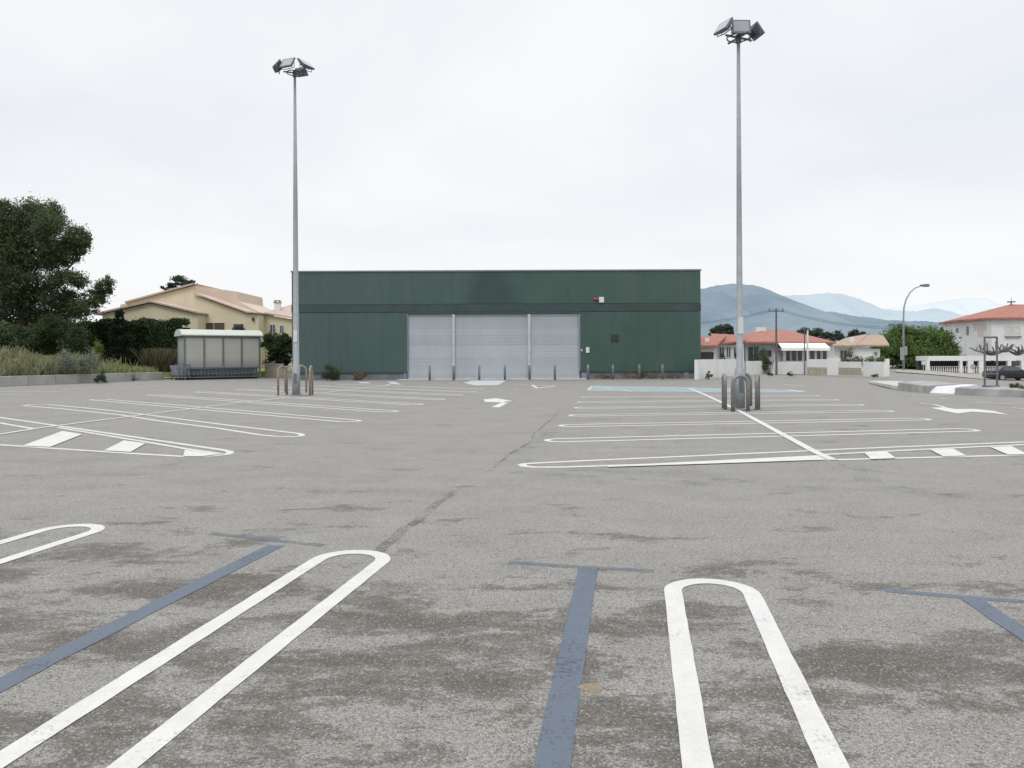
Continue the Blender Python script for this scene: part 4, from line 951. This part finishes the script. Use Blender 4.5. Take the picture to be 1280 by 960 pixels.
# villa garden terrace: canopy band, openings, balustrade
tD = 82.0
tt = empty('terrace', (52, tD, 0), 0, 'white garden terrace with canopy band and balustrade in front of the villa', 'terrace'); l = tt.location
T = lambda x, y: W(x, y, tD)-l
mb = MB(); a, b2 = T(1160, 451), T(1278, 444.5); mb.box(a.x, b2.x, 0, 2.5, a.z, b2.z); mb.build('canopy', M['whitewall'], tt)
mb = MB(); a, b2 = T(1160, 470), T(1300, 466.5); mb.box(a.x, b2.x, 0, .3, a.z-.6, b2.z); mb.build('base_wall', M['whitewall'], tt)
mb = MB(); a, b2 = T(1162, 458.6), T(1300, 457.6); mb.box(a.x, b2.x, .02, .2, a.z, b2.z); a2 = T(1162, 466.5)
x = a.x+.1
while x < b2.x-.1: mb.tube([(x, .11, a2.z), (x, .11, a2.z+.25), (x, .11, a.z)], [.035, .07, .035], 6, False); x += .24
mb.build('balustrade', M['whitewall'], tt)
for x0, x1 in ((1158.5, 1162), (1200, 1203), (1210, 1217), (1224, 1230), (1260, 1264), (1277, 1280)):
    mb = MB(); a, b2 = T(x0, 466.4), T(x1, 451.1); mb.box(a.x, b2.x, -.03 if x1-x0 < 5 else .01, .33, a.z, b2.z); mb.build('pillar', M['whitewall'], tt)
mb = MB(); a, b2 = T(1160, 466), T(1300, 451.2); mb.box(a.x, b2.x, 2.3, 2.45, a.z, b2.z); mb.build('back_wall', mat('shaded_terrace_wall', (.07, .08, .08), .9), tt)  # dark colour puts the shade under the canopy into the back wall
pr = T(1216, 458); mb = MB(); N = 12
mb.tube([(pr.x, -.035, pr.z), (pr.x, -.05, pr.z)], .26, 14); mb.build('markings_patch', mat('grey_pink_patch', (.38, .33, .33), .8), tt)  # plain round patch in place of illegible markings
# slope in front of terrace
M['dirt'] = mat('tan_verge', (.33, .31, .265), .95, 0, .2, 1.2, .2)
def tsheet(name, pts, m, dz=.02, nn=10):
    # bilinear sheet between two edges laid on the terrain
    mb = MB(); (a, b, c, d) = [Vector((p[0], p[1], 0)) for p in pts]; vs = []
    for j in range(nn+1):
        for i in range(nn+1):
            p = a.lerp(b, i/nn).lerp(d.lerp(c, i/nn), j/nn); vs.append((p.x, p.y, terr(p.x, p.y)+dz))
    mb.add(vs, [(j*(nn+1)+i, j*(nn+1)+i+1, (j+1)*(nn+1)+i+1, (j+1)*(nn+1)+i) for j in range(nn) for i in range(nn)])
    o = mb.build(name, m, smooth=True); tag(o, kind='structure'); return o
X_ = lambda px, D: (px-640)/F*D
tsheet('verge', [(X_(1119, 69), 69), (X_(1224, 71), 71), (X_(1300, 82), 81.9), (X_(1119, 82), 81.9)], M['dirt'], .06)
M['road'] = mat('road_asphalt', (.22, .22, .22), .9, 0, .12, 1.5, .1)
# pollarded trees
for i, (px, lab) in enumerate(((1240, 'bare pollarded tree with knobbly limbs behind the empty sign frame'), (1272, 'bare pollarded tree at the right edge in front of the villa'))):
    D = 84.6; b = Vector((X_(px, D), D, -.7)); e = empty('pollarded_tree', b, 0, lab, 'tree', 'bare pollarded trees before the villa')
    mb = MB(); zt_ = W(px, 443, D).z-b.z; mb.tube([(0, 0, -.2), (.05, 0, zt_)], [.16, .13], 8); mb.build('trunk', M['barkgrey'], e)
    mb = MB()
    for k in range(9):
        a = (k/8-.5)*2; q = [(0, 0, zt_-.1), (a*1.0, random.uniform(-.4, .4), zt_+.25+random.uniform(-.1, .2)), (a*2.0, random.uniform(-.5, .5), zt_+.2+random.uniform(0, .5)), (a*2.3+random.uniform(-.2, .3), random.uniform(-.5, .5), zt_+.9+random.uniform(-.2, .5))]
        mb.tube(q, [.12, .10, .09, .07], 6)
        mb.tube([q[2], (q[2][0]+random.uniform(-.5, .5), q[2][1], q[2][2]+.5)], [.08, .04], 5)
    mb.build('limb', M['barkgrey'], e, smooth=True)

# ------------------------------------------------------------------ right kerb, pavement
KB = [G(1085, 478.5), G(1122, 487), G(1162, 491.8), G(1193, 493.3), G(1280, 497), G(1420, 503)]
def bank(a, b, prof, name, m, fa=1, fb=1):
    d = (b-a).normalized(); n = Vector((-d.y, d.x, 0)); A_ = a+d*.012; B_ = b-d*.012
    mb = MB(); k = len(prof); vs = [A_+n*u+Vector((0, 0, z*fa)) for u, z in prof]+[B_+n*u+Vector((0, 0, z*fb)) for u, z in prof]
    mb.add(vs, [tuple(range(k)), tuple(range(k, 2*k))]+[(i, i+1, k+i+1, k+i) for i in range(k-1)]); o = mb.build(name, M[m]); tag(o, kind='structure')
PRF = [(0, -.02), (.02, .24), (.06, .27), (.9, .31), (1.5, .29), (2.2, -.02)]
bank(KB[0], KB[1], PRF, 'kerb', 'concretel', .35, .6); bank(KB[1], KB[2], PRF, 'kerb', 'concrete', 1.2, 1.1); bank(KB[2], KB[3], [(0, -.02), (0, .03), (.22, .27), (1.2, .34), (2.1, -.02)], 'ramp', 'whitewall')
bank(KB[3], KB[4], PRF, 'kerb', 'concrete'); bank(KB[4], KB[5], PRF, 'kerb', 'concrete')
# empty sign frame
sD = 27.3; sfp = Vector((X_(1238.5, sD), sD, .29))
sf = empty('sign_stand', sfp, 0, 'empty rectangular dark metal sign frame standing on the right pavement', 'sign frame')
xa, xb = W(1231, 488, sD).x-sfp.x, W(1246.5, 488, sD).x-sfp.x; zt_ = W(1238, 421.5, sD).z-sfp.z
for x in (xa, xb):
    mb = MB(); mb.tube([(x, 0, 0), (x, 0, zt_)], .035, 8); mb.build('post', M['lampgrey'], sf)
mb = MB(); mb.tube([(xa, 0, zt_), (xb, 0, zt_)], .035, 8); mb.build('top_bar', M['lampgrey'], sf)
mb = MB(); mb.tube([(xa-.08, 0, .03), (xb+.08, 0, .03)], .035, 8); mb.tube([(xa-.08, 0, .47), (xb+.05, 0, .47)], .02, 8); mb.build('bottom_bar', M['lampgrey'], sf)

# ------------------------------------------------------------------ car
cD = 73.4; cx = X_(1241, cD); cz = terr(cx+2, cD)+.01
car = empty('parked_car', (cx, cD, cz), 0, 'black saloon car on the road before the white villa', 'car')
Lc, Wc = 4.45, 1.72
def carsec(x):   # half-section profile: list of (y, z) from sill to roof centre, at station x
    return None
stations = [(0.0, .45, .78, .80), (.08, .30, .92, .94), (.5, .22, .98, 1.0), (.95, .20, .97, 1.01), (1.2, .20, .95, .99), (2.9, .20, .92, .96), (3.3, .20, .89, .93), (4.0, .22, .78, .82), (4.36, .28, .66, .70), (4.45, .42, .58, .60)]
mb = MB(); rings = []
for (x, zb, zs, zc) in stations:
    e_ = .10 if x in (0.0, 4.45) else 0; hw_ = Wc/2-e_-(.05 if x < .1 or x > 4.3 else 0)
    ring = [(-hw_*.92, zb), (-hw_, zb+.15), (-hw_, zs-.25), (-hw_*.96, zs), (-hw_*.6, zc), (hw_*.6, zc), (hw_*.96, zs), (hw_, zs-.25), (hw_, zb+.15), (hw_*.92, zb)]
    rings.append([(x, y+Wc/2, z) for y, z in ring])
n = 10; vs = [v for r in rings for v in r]; fs = []
for i in range(len(rings)-1):
    for k in range(n): fs.append((i*n+k, i*n+(k+1) % n, (i+1)*n+(k+1) % n, (i+1)*n+k))
fs += [tuple(range(n)), tuple((len(rings)-1)*n+k for k in range(n))]
mb.add(vs, fs); body = mb.build('body', M['carpaint'], car, smooth=False)
sub = body.modifiers.new('b', 'BEVEL'); sub.width = .03; sub.segments = 2
# cabin
mb = MB(); cab = [(.75, .97, .80), (1.30, 1.38, .62), (2.35, 1.42, .60), (3.15, .93, .80)]
lo_ = [(.62, .96, .80), (3.2, .93, .80)]
mb.add([(.62, .06, .95), (3.22, .06, .91), (3.22, Wc-.06, .91), (.62, Wc-.06, .95), (1.25, .24, 1.38), (2.32, .24, 1.40), (2.32, Wc-.24, 1.40), (1.25, Wc-.24, 1.38), (1.78, .24, 1.425), (1.78, Wc-.24, 1.425)],
       [(0, 1, 5, 8, 4), (3, 7, 9, 6, 2), (0, 4, 7, 3), (1, 2, 6, 5), (4, 8, 9, 7), (8, 5, 6, 9)]); mb.build('cabin', M['carpaint'], car, bevel=.02)
def winq(pts, off, name, s_=0):
    mb = MB(); mb.prism(pts, off); return mb.build(name, M['glass'], car)
def side(x, z, y0=.06, z0=.93, z1=1.39, y1=.24): return (x, y0+(y1-y0)*(z-z0)/(z1-z0)-.012, z)
for mir in (0, 1):
    for q in ([(.92, .99), (1.68, .98), (1.68, 1.33), (1.33, 1.32)], [(1.75, .98), (2.95, .965), (2.36, 1.33), (1.75, 1.345)]):
        pts = [side(x, z) for x, z in q]
        if mir: pts = [(x, Wc-y, z) for x, y, z in pts]
        mb = MB(); mb.poly(pts); mb.build('side_window', M['glass'], car)
mb = MB(); mb.poly([(.665, .2, .995), (.665, Wc-.2, .995), (1.175, Wc-.32, 1.345), (1.175, .32, 1.345)]); mb.build('rear_window', M['glass'], car)
mb = MB(); mb.poly([(3.135, .2, .985), (3.135, Wc-.2, .985), (2.415, Wc-.32, 1.37), (2.415, .32, 1.37)]); mb.build('windscreen', M['glass'], car)
for x in (.92, 3.5):
    for y in (-.01, Wc-.19):
        mb = MB(); mb.tube([(x, y, .315), (x, y+.2, .315)], .315, 20); w_ = mb.build('wheel', M['tyre'], car, smooth=False)
        yy = y-.012 if y < 0 else y+.2
        mb = MB(); mb.tube([(x, yy, .315), (x, yy+.012, .315)], .215, 16); mb.build('rim', M['rim'], w_)
for y in (.08, Wc-.36):
    mb = MB(); mb.box(-.02, .06, y+.02, y+.28, .68, .86); mb.build('tail_light', M['redlens'], car, bevel=.01)
    mb = MB(); mb.box(4.36, 4.44, y+.04, y+.28, .52, .62); mb.build('headlight', M['headlens'], car, bevel=.01)
mb = MB(); mb.box(-.03, .04, Wc/2-.26, Wc/2+.26, .58, .69); mb.build('number_plate', M['plate'], car)
mb = MB(); mb.box(-.06, .12, .1, Wc-.1, .36, .52); mb.build('bumper', M['black'], car, bevel=.03)
for y in (-.1, Wc): 
    mb = MB(); mb.box(2.75, 2.9, y, y+.1, .95, 1.07); mb.build('wing_mirror', M['carpaint'], car, bevel=.02)

# ------------------------------------------------------------------ street lamp, poles
D = 80; b = onT(1129.5, D)
sl = empty('street_lamp', b, 0, 'tall curved grey street lamp in front of the big green bush', 'street lamp')
hy_ = lambda py: W(1130, py, D).z-b.z
pts = [(0, 0, 0), (0, 0, hy_(400)), (0.05, 0, hy_(385)), (.30, 0, hy_(374)), (.75, 0, hy_(365)), (1.25, 0, hy_(360)), (1.8, 0, hy_(358))]
mb = MB(); mb.tube(pts, [.12, .085, .08, .075, .065, .06, .055], 10); mb.build('pole', M['metal'], sl, smooth=True)
z = hy_(357.5); mb = MB(); mb.add([(1.75, -.1, z+.02), (1.75, .1, z+.02), (2.75, .13, z+.06), (2.75, -.13, z+.06), (1.8, -.08, z+.14), (1.8, .08, z+.14), (2.6, .1, z+.22), (2.6, -.1, z+.22), (2.2, -.16, z-.1), (2.2, .16, z-.1), (2.65, .14, z-.1), (2.65, -.14, z-.1)],
                                 [(4, 5, 6, 7), (0, 4, 7, 3), (1, 2, 6, 5), (0, 1, 5, 4), (2, 3, 7, 6), (8, 11, 10, 9), (0, 8, 9, 1), (3, 2, 10, 11), (0, 3, 11, 8), (1, 9, 10, 2)]); mb.build('lamp_head', M['lampgrey'], sl, bevel=.02)
mb = MB(); a = hy_(446); mb.box(-.42, -.03, -.13, -.10, hy_(450), hy_(434)); mb.box(.02, .33, -.13, -.10, hy_(444), hy_(433)); mb.build('sign_back', M['metal'], sl)
# utility poles with wires
D = 57; b = onT(970.5, D); up_ = empty('utility_pole', b, 0, 'thin dark utility pole with cross arm in front of the bungalow', 'utility pole')
ht = W(970, 386.5, D).z; mb = MB(); mb.tube([(0, 0, 0), (0, 0, ht)], [.09, .06], 8); mb.build('pole', M['barkgrey'], up_)
mb = MB(); mb.tube([(-.55, 0, ht-.15), (.55, 0, ht-.15)], .04, 6)
for x in (-.5, 0, .5): mb.tube([(x, 0, ht-.15), (x, 0, ht+.05)], .035, 6)
mb.build('cross_arm', M['barkgrey'], up_)
tl_ = W(800, 402, 75); trr = W(1150, 408, 70)
top = Vector((b.x, b.y, ht))
for nm, e_, lab in (('overhead_wire', tl_, 'dark overhead wires running left from the utility pole'), ('overhead_wire', trr, 'dark overhead wires running right from the utility pole')):
    mb = MB()
    for off in (-.12, .12):
        pts = []
        for i in range(13):
            t = i/12; p = top.lerp(e_, t); p.z += -1.2*4*t*(1-t)*.5+off*.5; pts.append(p)
        mb.tube(pts, .014, 5)
    o = mb.build(nm, M['black']); tag(o, lab, 'wire')
D = 58.4
for px, pt, r, nm, lab in ((1005.8, 411, .05, 'service_post', 'thin dark service post standing left of the whitish post'), (1009.5, 412, .085, 'service_post', 'whitish concrete service post in front of the conservatory')):
    b = Vector((X_(px, D), D, 0)); e = empty(nm, b, 0, lab, 'post'); h_ = W(px, pt, D).z
    mb = MB(); mb.tube([(0, 0, 0), (0, 0, h_)], [r, r*.85], 8); mb.build('post', M['whitewall'] if r > .06 else M['barkgrey'], e)
    mb = MB(); mb.box(-.16, .16, -.08, .08, h_-.05, h_+.12); mb.build('cap', M['lampgrey'], e)
b = G(931.5, 471); e = empty('sign_post', b, 0, 'thin dark post just right of the right mast', 'post'); h_ = W(931, 430, b.y).z
mb = MB(); mb.tube([(0, 0, 0), (0, 0, h_)], .035, 8); mb.build('post', M['lampgrey'], e); mb = MB(); mb.box(-.05, .05, -.045, .045, h_, h_+.05); mb.build('cap', M['lampgrey'], e)
D = 80; b = onT(1154, 78.5); e = empty('street_furniture_post', b, 0, 'small pale post at the left end of the terrace balustrade', 'post'); mb = MB(); mb.tube([(0, 0, 0), (0, 0, 1.1)], .05, 8); mb.build('post', M['metal'], e); mb = MB(); mb.box(-.15, .15, -.08, .08, .75, 1.12); mb.build('cap', M['plate'], e)

# ------------------------------------------------------------------ mountains
def ridge(name, outline, D, m, seed, depthw, mat_):
    rg = random.Random(seed); mb = MB(); pts = []
    for i in range(len(outline)-1):
        (x0, y0), (x1, y1) = outline[i], outline[i+1]; n = max(1, int(abs(x1-x0)/4))
        for k in range(n): t = k/n; pts.append((x0+(x1-x0)*t, y0+(y1-y0)*t+rg.uniform(-.7, .7)))
    pts.append(outline[-1]); rows = 14
    for j in range(rows+1):
        t = j/rows
        for i, (px, py) in enumerate(pts):
            w = W(px, py, D); z = w.z*t**1.25; y = D-depthw*(1-t); n1 = math.sin(i*.55+j*.3+seed)+math.sin(i*.21+seed*2)*1.4
            mb.v.append((w.x*(y/D)**.3, y+n1*depthw*.05*(1-t)*t*4, max(-5, z*(1+.06*n1*(1-t)))))
    N = len(pts); mb.f = [(j*N+i, j*N+i+1, (j+1)*N+i+1, (j+1)*N+i) for j in range(rows) for i in range(N-1)]
    b = len(mb.v)
    for i in range(N): v = mb.v[rows*N+i]; mb.v.append((v[0], v[1]+depthw*.6, -5))
    mb.f += [(rows*N+i, rows*N+i+1, b+i+1, b+i) for i in range(N-1)]
    o = mb.build(name, mat_, smooth=True); tag(o, kind='structure')
def mount(name, c1, c2, scale):  # distance haze is mixed straight into the base colours
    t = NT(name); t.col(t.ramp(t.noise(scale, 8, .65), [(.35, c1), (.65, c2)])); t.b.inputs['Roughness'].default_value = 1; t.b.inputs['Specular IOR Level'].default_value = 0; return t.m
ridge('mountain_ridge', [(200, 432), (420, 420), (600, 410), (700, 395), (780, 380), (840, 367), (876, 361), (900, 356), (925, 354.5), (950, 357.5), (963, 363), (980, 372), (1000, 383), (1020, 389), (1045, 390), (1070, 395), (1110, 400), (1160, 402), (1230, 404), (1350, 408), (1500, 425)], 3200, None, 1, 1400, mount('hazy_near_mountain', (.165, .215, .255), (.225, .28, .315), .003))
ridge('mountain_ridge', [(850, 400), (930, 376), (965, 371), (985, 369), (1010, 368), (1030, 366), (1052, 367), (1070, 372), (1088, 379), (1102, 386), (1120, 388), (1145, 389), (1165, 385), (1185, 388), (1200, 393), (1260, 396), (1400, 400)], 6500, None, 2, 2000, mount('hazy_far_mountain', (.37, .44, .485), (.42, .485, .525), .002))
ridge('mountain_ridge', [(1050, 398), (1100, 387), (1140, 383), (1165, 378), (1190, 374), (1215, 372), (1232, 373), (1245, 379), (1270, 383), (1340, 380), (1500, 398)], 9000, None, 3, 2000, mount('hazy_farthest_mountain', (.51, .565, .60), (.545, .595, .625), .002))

# ------------------------------------------------------------------ light
w = bpy.data.worlds.new('World'); scn.world = w; w.use_nodes = True; nt = w.node_tree; N = nt.nodes; bgn = N['Background']
el, az = math.radians(52), math.radians(200)
sky = N.new('ShaderNodeTexSky'); sky.sky_type = 'NISHITA'; sky.sun_disc = False; sky.sun_elevation = el; sky.sun_rotation = az; sky.air_density = 1; sky.dust_density = 3
tc = N.new('ShaderNodeTexCoord'); sep = N.new('ShaderNodeSeparateXYZ'); nt.links.new(tc.outputs['Generated'], sep.inputs[0])
def wm(op, a, b=0.0, clamp=False):
    x = N.new('ShaderNodeMath'); x.operation = op; x.use_clamp = clamp
    for i, v in enumerate((a, b)):
        if isinstance(v, (int, float)): x.inputs[i].default_value = v
        else: nt.links.new(v, x.inputs[i])
    return x.outputs[0]
# cloud deck: project the view direction on a plane overhead
den = wm('ADD', wm('MAXIMUM', sep.outputs[2], 0.0), .16)
cmb = N.new('ShaderNodeCombineXYZ'); nt.links.new(wm('DIVIDE', sep.outputs[0], den), cmb.inputs[0]); nt.links.new(wm('MULTIPLY', wm('DIVIDE', sep.outputs[1], den), 1.0), cmb.inputs[1])
cn = N.new('ShaderNodeTexNoise'); cn.inputs['Scale'].default_value = .75; cn.inputs['Detail'].default_value = 6; cn.inputs['Roughness'].default_value = .48; cn.inputs['Distortion'].default_value = .3
nt.links.new(cmb.outputs[0], cn.inputs['Vector'])
cr = N.new('ShaderNodeValToRGB'); e = cr.color_ramp.elements; e[0].position = .36; e[0].color = (.83, .86, .925, 1); e[1].position = .60; e[1].color = (.985, .99, 1.0, 1); nt.links.new(cn.outputs['Fac'], cr.inputs[0])
# brighter toward the horizon haze in view, and much brighter overhead (overcast)
hz = N.new('ShaderNodeMapRange'); hz.inputs['From Min'].default_value = .02; hz.inputs['From Max'].default_value = .30; hz.inputs['To Min'].default_value = .8; hz.inputs['To Max'].default_value = 0; nt.links.new(sep.outputs[2], hz.inputs['Value'])
m1 = N.new('ShaderNodeMix'); m1.data_type = 'RGBA'; nt.links.new(hz.outputs[0], m1.inputs[0]); nt.links.new(cr.outputs[0], m1.inputs[6]); m1.inputs[7].default_value = (.985, .99, 1.0, 1)
zn = N.new('ShaderNodeMapRange'); zn.inputs['From Min'].default_value = .46; zn.inputs['From Max'].default_value = .85; zn.inputs['To Min'].default_value = 1; zn.inputs['To Max'].default_value = 1.9; nt.links.new(sep.outputs[2], zn.inputs['Value'])
sc_ = N.new('ShaderNodeMix'); sc_.data_type = 'RGBA'; sc_.blend_type = 'MULTIPLY'; sc_.inputs[0].default_value = 1; nt.links.new(m1.outputs[2], sc_.inputs[6])
k10 = wm('MULTIPLY', zn.outputs[0], 10.0); cz_ = N.new('ShaderNodeCombineXYZ')
for i in range(3): nt.links.new(k10, cz_.inputs[i])
nt.links.new(cz_.outputs[0], sc_.inputs[7])
fm = N.new('ShaderNodeMix'); fm.data_type = 'RGBA'; fm.inputs[0].default_value = .96; nt.links.new(sky.outputs[0], fm.inputs[6]); nt.links.new(sc_.outputs[2], fm.inputs[7])
nt.links.new(fm.outputs[2], bgn.inputs[0]); bgn.inputs[1].default_value = .1
sun = bpy.data.lights.new('sun', 'SUN'); sun.energy = 1.0; sun.angle = math.radians(20); sun.color = (1, .97, .93)
so = bpy.data.objects.new('sun', sun); COL.objects.link(so)
dv = Vector((math.sin(az)*math.cos(el), math.cos(az)*math.cos(el), math.sin(el)))
so.rotation_euler = dv.to_track_quat('Z', 'Y').to_euler()
scn.view_settings.view_transform = 'Standard'; scn.view_settings.look = 'None'; scn.view_settings.exposure = 0
scn.render.resolution_x = 1024; scn.render.resolution_y = 768
